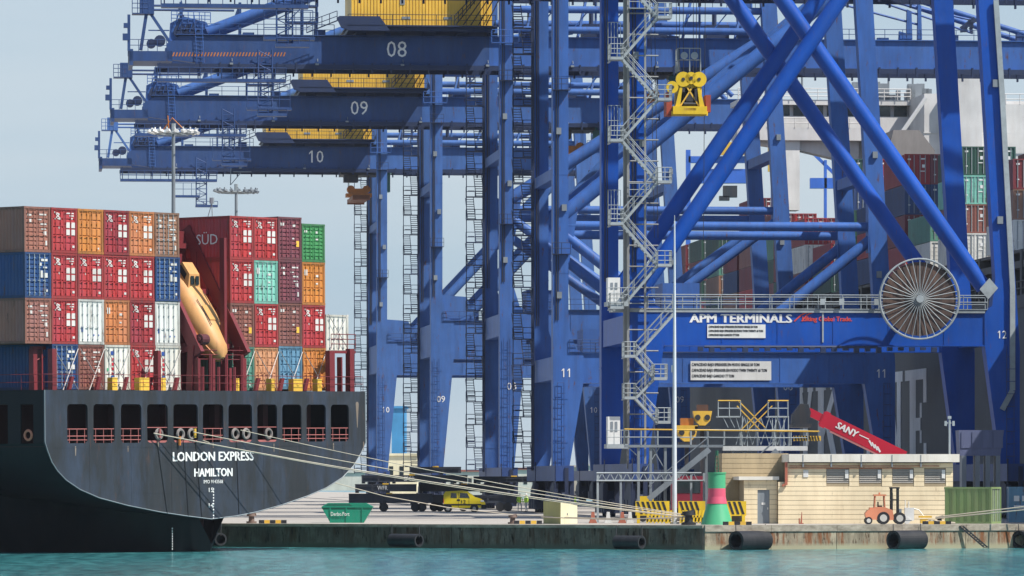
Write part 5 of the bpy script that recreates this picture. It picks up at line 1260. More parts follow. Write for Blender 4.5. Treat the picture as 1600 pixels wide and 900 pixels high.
m = MB(); m.box(x(1372), x(1378), -.25, .25, z(795), z(790)); m.box(x(1371), x(1372.5), -.25, .25, z(794), z(784)); part('seat', m, M_black, T)
m = MB()
for y in (-.42, .42): m.box(x(1391), x(1394), y-.05, y+.05, z(806), z(762)); m.box(x(1401), x(1404), y-.05, y+.05, z(806), z(762))
m.box(x(1390), x(1405), -.5, .5, z(763.5), z(761)); m.box(x(1391), x(1404), -.45, .45, z(782), z(780)); m.box(x(1393), x(1395), -.1, .1, z(800), z(770)); part('mast', m, M_black, T)
m = MB(); m.box(x(1404), x(1408), -.5, .5, z(808), z(795)); 
for y in (-.35, .35): m.box(x(1406), x(1424), y-.06, y+.06, z(814), z(812.5))
part('fork_carriage', m, M_steel, T)
for (p, zz, r) in ((1356.5, 814, .26), (1379.5, 812.5, .44), (1405, 812.5, .42)):
    m = MB(); m.tube((x(p), -.62, max(r, z(zz))), (x(p), -.3, max(r, z(zz))), r, 18); w_ = part('wheel', m, M_black, T)
    m = MB(); m.tube((x(p), -.635, max(r, z(zz))), (x(p), -.6, max(r, z(zz))), r*.58, 14); part('rim', m, M_hub, w_)
    m = MB(); m.tube((x(p), .3, max(r, z(zz))), (x(p), .62, max(r, z(zz))), r, 14); part('wheel', m, M_black, T)
fr = Frame(1420, 360, 0); T = thing('pump_unit', 'small white machine with a bent handle standing right of the forklift', 'machine', fr.O)
m = MB(); m.box(-.3,.35,-.3,.3,.25,1.15); m.tube((-.15,-.4,.25),(-.15,.4,.25),.24,10); m.path([(.3,0,1.1),(.7,0,1.0),(1.1,0,.5)],.04,5); m.tube((.0,0,1.1),(.0,0,1.6),.03,5); m.tube((-.25,0,1.1),(-.25,0,1.7),.03,5); part('body', m, M_whitep, T)
m = MB(); m.box(.8,1.5,-.3,.3,.05,.35); m.box(.7,1.6,-.35,.35,.45,.58); part('bed', m, M_yel, T)

# reach stacker
fr = Frame(1330, 384, 0); T = thing('reach_stacker', 'red reach stacker with SANY on its raised boom, standing behind the cream building', 'reach stacker', fr.O)
x = lambda p: fr.at(p,700)[0]; z = lambda p: fr.at(1330,p)[1]
p0 = Vector((x(1412),0,z(716))); p1 = Vector((x(1283),0,z(653))); m = MB(); m.bar(p0, p1, .9, 1.08); m.bar(p1, (x(1263),0,z(643)), .7, .6); part('boom', m, M_sany, T)
m = MB(); d_ = (p0-p1).normalized(); nn = Vector((-d_.z,0,d_.x)); nn = nn if nn.z > 0 else -nn
m.bar(p1+d_*.1-Vector((0,.0,0)), p1+d_*.5, 1.0, 1.25); part('boom_collar', m, M_sany, T)
m = MB(); q0 = p1+d_*1.0-nn*.62; q1 = p0-nn*.62; m.bar(q0, q1, .92, .09); part('boom_edge', m, paint('stacker_pale_edge', (.55,.2,.2), .4, .2), T)
ang = math.atan2((p0-p1).z, (p0-p1).x)
c = p1+d_*2.15; text('SANY', 1.75, .5, M_mark, T, (c.x, -.47, c.z+.05), (R(90), -ang, 0), shear=.15, bold=.03)
m = MB(); a_ = p1+d_*3.1+nn*.1; b_ = p1+d_*3.9+nn*.12; m.bar((a_.x,-.46,a_.z),(b_.x,-.46,b_.z),.02,.07)
for k in range(4): c = p1+d_*(3.95+k*.25)+nn*(.05-.05*k); m.bar((c.x,-.46,c.z),(c.x+.22,-.46,c.z-.42),.02,.13)
part('boom_stripe', m, M_mark, T)
m = MB(); m.prism_y([(x(1236),z(662)),(x(1237),z(648)),(x(1250),z(631)),(x(1262),z(632)),(x(1266),z(645)),(x(1262),z(664))], -1, 1); m.box(x(1234), x(1264), -3, 3, z(668), z(663)); part('spreader_head', m, M_dark, T)
m = MB(); m.box(x(1330), x(1470), -1.4, 1.4, 1.0, 2.2); m.box(x(1440), x(1470), -1.4, 1.4, 2.2, 3.0); m.bar((x(1350),0,1.6),(x(1395),0,z(705)),.35); part('chassis', m, M_sany, T)
m = MB(); m.box(x(1385), x(1420), -1.0, .5, 2.2, 4.0); part('cab', m, M_glass, T)
for p in (1345, 1360, 1450): m = MB(); m.tube((x(p),-1.9,.85),(x(p),-1.2,.85),.85,18); m.tube((x(p),1.2,.85),(x(p),1.9,.85),.85,18); part('wheel', m, M_black, T)

# green and blue containers on the quay at the right
def yard_container(px, D, ang, col, label, L=6.06, h=2.6, side=None):
    fr = Frame(px, D, 0); T = thing('shipping_container', label, 'container', fr.O, (0,0,ang)); M = ccol(col)
    m = MB()
    for xx in (0, CW-.16):
        for yy in (0, L-.16): m.box(xx, xx+.16, yy, yy+.16, 0, h)
    for z0, z1 in ((0,.16),(h-.14,h)): m.box(.16,CW-.16,0,.12,z0,z1); m.box(.16,CW-.16,L-.12,L,z0,z1); m.box(0,.1,.16,L-.16,z0,z1); m.box(CW-.1,CW,.16,L-.16,z0,z1)
    part('frame', m, M, T)
    m = MB(); n = int(L/.28)
    for s_, xx in ((-1,0.0),(1,CW)):
        for i in range(n): yy = .16+i*(L-.32)/n; d_ = .03 if i % 2 else .08; m.box(xx-s_*d_-.01, xx-s_*d_+.01, yy, yy+(L-.32)/n+.001, .16, h-.14)
    m.box(.1, CW-.1, .1, L-.1, h-.06, h-.02); m.box(.1,CW-.1,L-.1,L-.06,.1,h-.1); part('side_walls', m, M, T)
    for k in (0,1):
        m = MB(); xx = .17+k*1.06; m.box(xx, xx+1.04, .07, .11, .17, h-.15)
        for q_ in range(3): m.box(xx+.12+q_*.33, xx+.2+q_*.33, .05, .07, .17, h-.15)
        part('door', m, M, T)
        for q_ in (.3,.75): m = MB(); m.tube((xx+q_,.02,.1),(xx+q_,.02,h-.1),.025,5); part('lock_bar', m, M_galv, T)
    return T
# turned so that its long left side is in shade and its end faces right
a_ = R(63)
T = yard_container(1551, 366, a_, 'green', 'olive green container standing at the right end of the cream building', L=6.06)
T.location = Vector((WX(1549, 363), 363.0, QZ)); T.rotation_euler = (0,0,R(68)); ccol('green')
for ch_ in T.children:
    if ch_.name.startswith(('frame','side','door')): ch_.material_slots[0].link = 'OBJECT'; ch_.material_slots[0].material = paint('container_olive_green', (.2,.3,.12), .6, .5, dcol=(.25,.24,.14))
T = yard_container(1640, 372, R(80), 'skyblue', 'blue container with white lettering at the right edge, behind the green one', L=12.19)
T.location = Vector((WX(1577, 374)+12.2*math.sin(R(86)), 374.0, QZ)); T.rotation_euler = (0,0,R(88))
m = MB()
for k in range(3): m.box(-.02, 0.0, 10.2+k*.6, 10.6+k*.6, 1.55, 1.95)
m.box(-.02,0,9.4,11.8,1.0,1.25); part('placard', m, M_mark, T)
fr = Frame(1533, 398, 0); T = thing('power_container', 'pale blue-grey steel housing on legs behind the green container', 'machine housing', fr.O)
x = lambda p: fr.at(p,700)[0]; z = lambda p: fr.at(1533,p)[1]
m = MB(); m.prism_y([(x(1500),z(712)),(x(1563),z(712)),(x(1569),z(672)),(x(1498),z(672))], 0, 3); 
part('housing', m, paint('housing_blue_grey', (.13,.15,.26), .5, .4), T)
for k in range(4): m = MB(); m.box(x(1502+k*17), x(1516+k*17), -.05, 0, z(700), z(675)); part('panel', m, paint('housing_blue_grey', (.13,.15,.26)), T)
for p in (1503, 1524, 1540, 1556): m = MB(); m.box(x(p), x(p+7), 0, 2, 0, z(712)); part('leg', m, M_steel, T)

# beacon
fr = Frame(1120, 356, 0); T = thing('harbour_beacon', 'green and pink conical harbour beacon with a small lantern on the quay edge', 'beacon', fr.O)
x = lambda p: fr.at(p,800)[0]-fr.at(1120,800)[0]; z = lambda p: fr.at(1120,p)[1]
prof = [(0,1.07),(z(785),.68),(z(776),.62)]
m = MB(); m.tube((0,0,0),(0,0,z(787)),1.12,32,.68); part('cone_base', m, M_bgreen, T, smooth=True)
m = MB(); m.tube((0,0,z(787)),(0,0,z(776)),.72,24,.62); m.tube((0,0,z(776)),(0,0,z(763)),.62,24,.61); part('pink_band', m, M_bpink, T, smooth=True)
m = MB(); m.tube((0,0,z(763)),(0,0,z(740)),.61,24,.61); m.tube((0,0,z(740)),(0,0,z(738)),.66,24); part('upper_drum', m, M_bgreen, T, smooth=True)
m = MB()
for dx in (-.12,.12): m.tube((dx,0,z(739)),(dx*.6,0,z(708)),.035,5)
m.tube((0,0,z(712)),(0,0,z(704)),.12,8)
for k in range(5): m.tube((-.12,0,z(735-k*6)),(.12,0,z(735-k*6)),.02,4)
part('lantern', m, paint('lantern_dark_green', (.02,.1,.06), .5, .2), T)
# striped barriers
def barrier(px0, px1, py0, D, label, low=False):
    fr = Frame(px0, D, 0); T = thing('safety_barrier', label, 'barrier', fr.O, group='yellow and black barriers round the beacon')
    b = fr.at(px1, 800)[0]; z1 = fr.at(px0, py0)[1]; m = MB(); m.box(0, b, 0, .12, z1*.35, z1)
    for xx in (.1, b-.3): m.box(xx, xx+.22, -.05, .5, 0, z1*.4)
    part('board', m, M_yel2, T); m = MB(); xx = .05
    while xx < b-.45: m.prism_y([(xx+.3,z1*.42),(xx+.48,z1*.42),(xx+.18,z1-.04),(xx,z1-.04)], -.02, -.004); xx += .36
    part('stripe', m, M_blackt, T)['kind'] = 'stuff'
barrier(993, 1046, 783, 366, 'yellow and black striped barrier left of the white pole'); barrier(1060, 1102, 783, 366, 'yellow and black striped barrier between white pole and beacon'); barrier(1136, 1166, 783, 363, 'short yellow and black barrier right of the beacon')
for (px0, px1, lab) in ((1010,1048,'solid yellow barrier rack left of the white pole'), (1064,1098,'solid yellow barrier rack right of the white pole')):
    fr = Frame(px0, 361.5, 0); T = thing('barrier_rack', lab, 'barrier', fr.O); b = fr.at(px1,800)[0]; m = MB()
    for k in range(7): xx = b*k/6.5; m.prism_y([(xx,.05),(xx+.1,.05),(xx+.25,.95),(xx+.1,.95)], 0, .5)
    m.box(0,b,.0,.5,.15,.45); part('rack', m, M_yel2, T)
# small red and white jersey barriers
for i, px in enumerate((920, 944, 966, 978)):
    fr = Frame(px, 368, 0); c_ = (M_pipe if i in (0,2) else M_whitep); o = MB(); o.prism_y([(0,0),(.6,0),(.45,.35),(.4,.8),(.2,.8),(.15,.35)], 0, 1.2)
    T = part('jersey_barrier', o, c_, None, fr.O); tag(T, ['faded red plastic barrier, leftmost by the steel rack', 'white plastic barrier next to the leftmost red one', 'faded red barrier next to the striped one', 'white barrier touching the striped barrier'][i], 'barrier', 'plastic barriers by the steel rack')
# beige cabinet
fr = Frame(848, 363, R(38)); T = thing('shore_cabinet', 'beige metal cabinet with sloping lid and end coloured in olive shade on the quay edge', 'cabinet', fr.O)
a1 = (0.0, 0.0); fx = WX(848, 363); 
m = MB(); W_, D_ = 1.42, 1.3
# local: left long face coloured olive for its shade, right face plain beige
m2 = MB(); pA = (0,1.0); 
P = [(WX(849,364)-fx, 1.0), (WX(876,361)-fx, -2.0), (WX(902,365)-fx, 2.0), (WX(878,369)-fx, 5.0)]
h1, h2 = fr.at(855,783)[1], 1.1
vs3 = [(p[0],p[1],0) for p in P] + [(P[0][0],P[0][1],h1),(P[1][0],P[1][1],h1*.97),(P[2][0],P[2][1],h1*.8),(P[3][0],P[3][1],h1*.85)]
m.add(vs3, [(0,3,2,1),(1,2,6,5),(2,3,7,6),(3,0,4,7)]); m.add(vs3, [(4,5,6,7)]); part('body', m, M_beige, T)
m = MB(); m.add([vs3[0],vs3[1],vs3[5],vs3[4]], [(0,1,2,3)]); part('side_panel', m, M_olive_shade, T)
m = MB(); q0 = Vector(vs3[1]).lerp(Vector(vs3[2]), .4); m.box(q0.x-.04, q0.x+.04, q0.y-.12, q0.y-.05, .6, .75); part('handle', m, M_steel, T)
# green skip
fr = Frame(543, 371, 0); T = thing('skip', 'green steel waste skip with sloping sides standing on the quay edge', 'skip', fr.O)
x = lambda p: fr.at(p,800)[0]; z = lambda p: max(0, fr.at(543,p)[1])
m = MB(); lo = [(x(515),0),(x(572),0),(x(572),1.6),(x(515),1.6)]; 
pts = [(x(516),0),(x(568),0),(x(583),z(792)),(x(572),z(786)),(x(512),z(786)),(x(502),z(792))]
m.prism_y(pts, 0, 1.8); part('body', m, M_green, T)
m = MB(); m.box(x(503), x(583), -.06, 0, z(793), z(791)); 
for p in (516, 541, 566): m.prism_y([(x(p)-.04,0),(x(p)+.04,0),(x(p)+.04,z(792)),(x(p)-.04,z(792))], -.05, 0)
part('ribs', m, M_green, T)
m = MB(); m.prism_y([(x(512),z(787)),(x(546),z(787)),(x(556),z(795)),(x(503),z(795))], -.02, -.0); part('end_panel', m, paint('skip_dark_green', (.008,.12,.08), .45, .3), T)
ftext(fr, T, 'Derbo.Port', 517, 546, 800, 806, -.08, M_mark)
# bollards
def bollard(px, py, D, label, col=M_dark, s=1.0):
    fr = Frame(px, D, 0); T = thing('bollard', label, 'bollard', fr.O, group='mooring bollards'); m = MB()
    m.tube((0,0,0),(0,0,.12*s),.34*s,12); m.tube((0,0,.12*s),(0,0,.45*s),.2*s,12,.17*s); m.tube((0,0,.45*s),(0,0,.62*s),.33*s,12,.3*s); part('post', m, col, T, smooth=True)
    m = MB(); m.tube((-.18*s,-.1,.52*s),(.3*s,-.1,.62*s),.1*s,8); part('horn', m, col, T); return T
bollard(801, 810, 362, 'rusty bollard left of the beige cabinet with a rope over it', paint('rusty_bollard', (.16,.11,.09), .7, .5))
bollard(1076, 808, 353, 'black bollard with three mooring ropes in front of the beacon', M_black, 1.5)
bollard(1468, 812, 358, 'low dark bollard holding the two ropes at the right', M_black, .9)
bollard(393, 812, 368, 'rusty bollard half under the ship stern', paint('rusty_bollard', (.16,.11,.09)), 1.1)
bollard(556, 752, 372, 'white and rust bollard beside the ship starboard corner', paint('white_rust_bollard', (.55,.48,.42), .6, .6, dcol=(.3,.12,.06)), 1.3)
for i, (px, D, lab) in enumerate(((424,366,'yellow and black kerb blocks under the ship stern'), (823,361,'yellow and black kerb blocks by the rusty bollard'), (1150,352,'small yellow blocks right of the beacon'), (1462,356,'yellow block among the rope coils'))):
    fr = Frame(px, D, 0); T = thing('kerb_block', lab, 'kerb block', fr.O, group='yellow and black kerb blocks on the quay edge')
    for k in range(5): m = MB(); m.box(-.9+k*.4, -.52+k*.4, 0, .3, 0, .24); part('block', m, M_yel if k % 2 else M_blackt, T)
# ropes lying on the quay at the right, ladder
fr = Frame(1455, 357.5, 0); m = MB()
for k in range(5): m.path([(-.6+rnd.random()*.5, rnd.random()*.6, .1+.05*k), (.2, rnd.random()*.8, .25), (1.2+rnd.random(), rnd.random()*.8, .1)], .06, 6)
tag(part('rope_coil', m, M_rope, None, fr.O), 'loose coil of mooring rope beside the forklift', 'rope')
# fenders
def fender(px0, px1, py, D0, D1, label, r=.66):
    a = Vector((WX(px0,D0), D0, 0)); b = Vector((WX(px1,D1), D1, 0)); z = WZ(py, D0); d = (b-a).normalized()
    T = thing('fender', label, 'fender', (a.x, a.y, z), group='black cylinder fenders on the quay wall'); L = b-a; n = 28; m = MB(); nr = 3
    u = Vector((0,0,1)); s_ = d.cross(u).normalized(); vs = []
    for (c, rr) in ((Vector((0,0,0)), r), (L, r), (L, r*.72), (Vector((0,0,0)), r*.72)):
        for j in range(n): t = 2*math.pi*j/n; vs.append(c + (s_*math.cos(t)+u*math.sin(t))*rr)
    m.add(vs, [(k*n+j, k*n+(j+1) % n, ((k+1) % 4)*n+(j+1) % n, ((k+1) % 4)*n+j) for k in range(4) for j in range(n)]); part('rubber_tube', m, M_black, T, smooth=False)
    m = MB()
    for c in (Vector((0,0,0)), L): m.path([c + Vector((0,0,r*.5)), c + Vector((0,0.3,1.1))], .03, 4)
    part('chain', m, M_dark, T)['kind'] = 'stuff'
fender(1150, 1196, 845, 346.6, 349, 'first fender right of the quay corner, its open end facing left')
fender(1396, 1439, 844, 351, 353, 'fender below the forklift, its open end facing left')
fender(1592, 1640, 844, 356, 358.5, 'fender at the right edge of the picture')
fender(612, 655, 844, 355.5, 353.6, 'fender on the dark quay wall below the green skip', .45)
fender(963, 1003, 847, 348.2, 346.8, 'fender on the dark quay wall left of the corner', .45)
fender(330, 345, 842, 362, 360, 'fender beside the ship stern post', .45)
m = MB(); a = (WX(1497,355.6), 354.6, WZ(822,355)); b = (WX(1535,355.6), 354.4, WZ(855,355)); c_ = Vector((.25,0,0))
m.bar(a, b, .1); m.bar(Vector(a)+c_, Vector(b)+c_, .1)
for k in range(12): t = k/11; p = Vector(a).lerp(Vector(b), t); m.bar(p, p+c_, .05)
tag(part('quay_ladder', m, M_dark), 'slanting dark ladder on the stained quay wall near the right edge', 'ladder')

# mooring ropes
def rope(pts, label, r=.045, sag=0):
    m = MB(); P = [Vector(p) for p in pts]; out = []
    if len(P) == 2:
        for i in range(25): t = i/24; p = P[0].lerp(P[1], t); p.z -= sag*4*t*(1-t); out.append(p)
    else: out = P
    base = out[0].copy(); m.path([p-base for p in out], r, 6); tag(part('mooring_rope', m, M_rope, None, base, smooth=True), label, 'mooring rope', 'mooring ropes of the ship')
def sp(px, py): u, z = ship_uz(px, py, -.25); return SM @ Vector((u, -.25, z))
bw = Vector((WX(1074,353), 353.0, QZ+.55))
rope([sp(240,677), bw], 'lowest thick mooring rope from the leftmost fairlead to the black bollard', .042, .35)
rope([sp(302,675), bw+Vector((0,.2,.1))], 'middle mooring rope running to the black bollard', .034, .3)
rope([sp(376,672), bw+Vector((0,.3,.15))], 'upper thin mooring rope running to the black bollard', .028, .3)
rope([sp(252,679), bw+Vector((0,.1,-.05))], 'mooring rope hugging the lowest one to the black bollard', .026, .42)
def wp(px, py, D): return Vector((WX(px,D), D, WZ(py,D)))
rope([sp(317,688), wp(395,717,344), wp(480,743,350), wp(600,775,357), wp(700,793,361), wp(801,804,363.5), wp(880,808,362), wp(950,810,360), wp(1070,811,355)], 'slack thin rope hanging low across the green skip to the quay edge', .03)
rope([wp(1462,808,357.5), wp(1505,803,357), wp(1700,780,354)], 'upper of the two ropes leading out at the right edge', .05)
rope([wp(1462,810,357.3), wp(1505,806,356.6), wp(1700,787,352)], 'lower of the two ropes leading out at the right edge', .05)
rope([wp(1068,808,353), wp(960,812,356.5), wp(846,808,361.5)], 'rope lying along the quay edge between cabinet and black bollard', .04)

# elevated gangway with yellow rails
fr = Frame(975, 374, 0); T = thing('access_gangway', 'grey steel access gangway with yellow handrails raised behind the beacon', 'gangway', fr.O)
x = lambda p: fr.at(p,700)[0]; z = lambda p: fr.at(975,p)[1]
m = MB(); m.box(x(976), x(1130), 0, 1.8, z(699), z(695)); part('deck', m, M_steel, T)
m = MB(); m.box(x(1130), x(1262), 0, 1.8, z(704), z(697)); part('deck', m, M_whitep, T)
m = MB(); m.rail([(x(976),0,z(695)),(x(1262),0,z(696))], z(671)-z(695), 1.2, .035, 1); m.rail([(x(976),0,z(695)),(x(976),1.8,z(695))], z(671)-z(695), 1.2, .035, 1); m.rail([(x(976),1.8,z(695)),(x(1262),1.8,z(696))], z(671)-z(695), 1.2, .03, 1); part('railing', m, M_galv, T)
m = MB(); m.tube((x(976),0,z(670.5)),(x(1280),0,z(674)),.05,6); m.tube((x(976),1.8,z(670.5)),(x(1280),1.8,z(674)),.05,6); part('handrail', m, M_yel, T)
for p in (998, 1017, 1040, 1104, 1146, 1164): m = MB(); m.box(x(p)-.09, x(p)+.09, .1, .3, 0, z(699)); m.box(x(p)-.09, x(p)+.09, 1.5, 1.7, 0, z(699)); part('post', m, M_steel, T)
for (a_, b_) in (((1108,702),(1013,780)), ((1214,704),(1137,778))):
    m = MB()
    for y in (-.9, -.1): m.bar((x(a_[0]),y,z(a_[1])), (x(b_[0]),y,z(b_[1])), .08, .4); m.tube((x(a_[0]),y,z(a_[1]-20)), (x(b_[0]),y,z(b_[1]-20)), .03, 4)
    for k in range(15): t = (k+.5)/15; m.box(x(a_[0])*(1-t)+x(b_[0])*t-.14, x(a_[0])*(1-t)+x(b_[0])*t+.14, -.88, -.12, z(a_[1])*(1-t)+z(b_[1])*t-.02, z(a_[1])*(1-t)+z(b_[1])*t+.02)
    part('stair', m, M_steel, T)
m = MB(); 
for (a_, b_) in (((1020,700),(1040,735)),((1030,700),(1008,735)),((982,699),(998,714))): m.bar((x(a_[0]),.2,z(a_[1])), (x(b_[0]),.2,z(b_[1])), .06)
part('bracing', m, M_galv, T)
# upper platform
m = MB(); m.box(x(1120), x(1157), 0, 1.6, z(652), z(650)); m.box(x(1198), x(1232), 0, 1.6, z(652), z(650)); part('upper_deck', m, M_galv, T)
m = MB(); m.rail([(x(1122),0,z(650)),(x(1157),0,z(650))], z(626)-z(650), .8, .035, 1); m.rail([(x(1200),0,z(650)),(x(1231),0,z(650))], z(626)-z(650), .8, .035, 1)
for p in (1160,1168,1207,1212,1225,1232): m.tube((x(p),.1,z(697)),(x(p),.1,z(650)),.04,5)
for k in range(6): m.bar((x(1150+k*13),.1,z(695)), (x(1163+k*13),.1,z(652)), .05); m.bar((x(1163+k*13),.12,z(695)), (x(1150+k*13),.12,z(652)), .05)
for p in (1130,1140): m.bar((x(p),.1,z(652)),(x(p+8),.1,z(668)),.05)
part('upper_frame', m, M_galv, T)
m = MB()
for y in (.05, .8):
    for (a_, b_) in (((1155,627),(1196,668)), ((1203,627),(1158,672)), ((1152,634),(1188,672)), ((1207,634),(1166,675))): m.bar((x(a_[0]),y,z(a_[1])), (x(b_[0]),y,z(b_[1])), .05)
m.tube((x(1122),0,z(626)),(x(1157),0,z(626)),.05,6); m.tube((x(1200),0,z(626)),(x(1232),0,z(626)),.05,6)
part('stair_rail', m, M_yel, T)
m = MB(); m.box(x(1240), x(1283), .2, .3, z(689), z(681)); part('hazard_board', m, M_yel, T); m = MB()
for k in range(9): xx = x(1241)+k*.21; m.prism_y([(xx+.1,z(689)),(xx+.2,z(689)),(xx+.1,z(681)),(xx,z(681))], .18, .196)
part('stripe', m, M_blackt, T)['kind'] = 'stuff'
# steel rack
fr = Frame(932, 372, 0); T = thing('steel_rack', 'light grey trussed steel frame standing left of the gangway', 'frame', fr.O)
x = lambda p: fr.at(p,700)[0]; z = lambda p: fr.at(932,p)[1]
m = MB(); m.tube((x(932),0,z(739)),(x(1096),0,z(739)),.06,5); m.tube((x(932),0,z(751)),(x(1100),0,z(751)),.06,5)
for k in range(12): a_ = 934+k*13; m.bar((x(a_),0,z(751)), (x(a_+6.5),0,z(739)), .05); m.bar((x(a_+6.5),0,z(739)), (x(a_+13),0,z(751)), .05)
part('truss', m, M_galv, T)
for p in (934, 970, 1080, 1100): m = MB(); m.box(x(p)-.08, x(p)+.08, 0, .16, 0, z(739)); part('post', m, M_galv if p != 970 else M_steel, T)
# spare spreaders stacked by crane legs
for (px, py0, py1, w_, lab) in ((1073,662,690,34,'yellow spare spreader head lying lowest behind the white pole'), (1097,640,665,30,'yellow spare spreader head stacked higher under a brown winch')):
    fr = Frame(px, 392, 0); T = thing('spare_spreader', lab, 'spreader', fr.O + Vector((0,0,fr.at(px,py1)[1])), group='spare spreader heads'); s_ = 392/F; W2 = w_*s_/2; H2 = (py1-py0)*s_
    m = MB(); m.prism_y([(-W2,H2*.9),(W2,H2*.9),(W2*.8,H2*.3),(W2*.3,0),(-W2*.3,0),(-W2*.8,H2*.3)], -1, 1); part('frame', m, M_yel, T)
    for dx in (-.5,.5): m = MB(); m.disc_y((dx*W2, H2*.5), .22, -1.05, -1, 10); part('sheave', m, M_dark, T)
    m = MB(); m.box(-W2*.6, W2*.6, -.8, .8, H2*.9, H2*1.3); part('winch', m, M_orange if px < 1080 else paint('winch_brown', (.1,.05,.035), .6, .4), T)
    m = MB(); m.box(-.15,.15,-.3,.3,-fr.at(px,py1)[1],0); m.box(-W2*.8,W2*.8,-1,1,-.3,-.05); part('stand', m, M_dark, T)
# red machine behind
fr = Frame(1080, 388, 0); T = thing('parked_truck', 'dark red truck half hidden behind the gangway stairs', 'truck', fr.O)
m = MB(); m.box(-1.5, .95, 0, 2.4, .9, 3.4); m.box(-1.6,1.1,-.1,2.5,.5,.9); part('cab', m, paint('truck_dark_red', (.22,.02,.04), .4, .3), T)
m = MB(); m.box(-1.3,.7,-.03,0,2.1,3.1); part('window', m, M_glass, T)
for dx in (-1.0,.5): m = MB(); m.tube((dx,-.1,.5),(dx,.3,.5),.5,14); part('wheel', m, M_black, T)
fr = Frame(1015, 380, 0); T = thing('utility_cart', 'small yellow service cart behind the stair foot', 'cart', fr.O)
m = MB(); m.box(-.8,.7,0,1.2,.4,1.4); m.box(-.75,.3,.0,1.2,1.4,1.9); part('body', m, M_yel2, T)
for dx in (-.5,.45): m = MB(); m.tube((dx,-.05,.3),(dx,.2,.3),.3,12); part('wheel', m, M_black, T)

# yellow van
fr = Frame(692, 496, 0); T = thing('van', 'small yellow van with dark windows parked by the flatbed trailers', 'van', fr.O)
x = lambda p: fr.at(p,790)[0]; z = lambda p: max(.0, fr.at(692,p)[1])
ZG = z(795.5); zz = lambda p: (z(p)-ZG) if False else (797.5-p)*496/F+.12
m = MB(); m.prism_y([(x(693),zz(793)),(x(693),zz(772)),(x(696),zz(767.5)),(x(722),zz(766)),(x(731),zz(767.5)),(x(742),zz(776)),(x(752),zz(779)),(x(758),zz(785)),(x(759),zz(793))], -.0, 1.75)
part('body', m, M_vany, T)
for (a_, b_) in ((704,714),(718,731)):
    m = MB(); m.prism_y([(x(a_),zz(777)),(x(b_+ (3 if b_ > 720 else 0)),zz(777.5)),(x(b_-1),zz(770)),(x(a_+1),zz(769.5))], -.02, -.0); part('side_window', m, M_glass, T)
m = MB(); m.add([(x(732.5),.08,zz(768.3)),(x(742.6),.08,zz(776.2)),(x(742.6),1.67,zz(776.2)),(x(732.5),1.67,zz(768.3))], [(0,1,2,3)]); m.v = [(a_[0]+.04,a_[1],a_[2]+.03) for a_ in m.v]; part('windscreen', m, M_glass, T)
m = MB(); m.box(x(693.5), x(752), -.025, 0, zz(788.8), zz(786.8)); m.box(x(692), x(695), -.03, 1.78, zz(794), zz(789)); m.box(x(752), x(760), -.03, 1.78, zz(794), zz(788)); part('bumper', m, M_black, T)
m = MB(); m.box(x(716), x(716.5), -.01, 0, zz(792), zz(768)); m.box(x(732.5),x(733),-.01,0,zz(790),zz(778)); part('door_seam', m, M_dark, T)
text('12', .42, .34, M_blackt, T, (x(724.5), -.02, zz(783))); m = MB(); m.box(x(714),x(719),-.02,-.001,zz(782),zz(779.5)); part('logo', m, M_blackt, T)
m = MB(); m.box(x(751),x(756),-.02,.2,zz(783.5),zz(781)); part('headlight', m, M_whitep, T)
m = MB(); m.box(x(692.5),x(693.6),-.01,.15,zz(786),zz(778)); part('tail_light', m, M_redt, T)
for p in (700, 741):
    m = MB(); m.tube((x(p),-.015,.36),(x(p),-.002,.36),.41,18); part('wheel_arch', m, M_blackt, T)
for p in (700, 741): 
    m = MB(); m.tube((x(p),-.04,.32),(x(p),.2,.32),.32,18); m.tube((x(p),1.55,.32),(x(p),1.79,.32),.32,14); w_ = part('wheel', m, M_black, T)
    m = MB(); m.tube((x(p),-.05,.32),(x(p),-.02,.32),.18,12); part('rim', m, M_hub, w_)
# stacked flatbed trailers (dark steel) behind the van
M_tr = paint('trailer_dark', (.035,.045,.065), .5, .4, dcol=(.1,.08,.07))
def trailer(px0, px1, py0, py1, D, label, txt=None, wheels=True, mat=M_tr):
    fr = Frame(px0, D, 0); b, z0 = fr.at(px1, py1); _, z1 = fr.at(px0, py0); T = thing('flatbed_trailer', label, 'trailer', fr.O, group='dark steel flatbed trailers stacked on the yard'); z0 = max(z0, .6 if wheels else 0)
    m = MB(); z0 += (z1-z0)*.22; m.box(0, b, 0, .2, z0, z1); m.box(0, b, 2.2, 2.4, z0, z1); m.box(-.02, b+.02, -.1, 2.6, z1-.05, z1+.04); m.box(0, b, -.12, .0, z1-.2, z1-.12); m.box(0,b,-.12,0,z0,z0+.08)
    for k in range(int(b/1.6)+1): m.box(k*1.6, k*1.6+.14, -.1, 0, z0, z1)
    for k in range(int(b/3)+1): m.box(k*3, k*3+.3, .2, 2.2, z0-.15, z1-.05)
    part('frame', m, mat, T)
    m = MB(); m.box(b*.45, b*.45+.6, -.13, -.02, z1+.0, z1+.12); part('stanchion', m, M_yel, T)
    if wheels:
        for k in (.12, .18, .42, .8, .88): m = MB(); m.tube((b*k,-.15,.45),(b*k,.3,.45),.45,14); part('wheel', m, M_black, T)
    if txt: text(txt, 1.0, .42, M_mark, T, (b*.45, -.14, (z0+z1)/2))
trailer(545, 675, 772, 790, 500, 'dark trailer on wheels at the bottom left of the stack', wheels=True)
trailer(660, 812, 774, 792, 505, 'dark trailer on wheels directly behind the yellow van')
trailer(555, 650, 757, 771, 500.5, 'dark trailer frame marked WFR, second layer of the stack', 'WFR', False)
trailer(655, 800, 757, 771, 505.5, 'dark trailer frame of the second layer, right above the van', None, False)
trailer(565, 730, 743, 756, 503, 'dark trailer frame marked SFCP lying third up', 'SFCP', False)
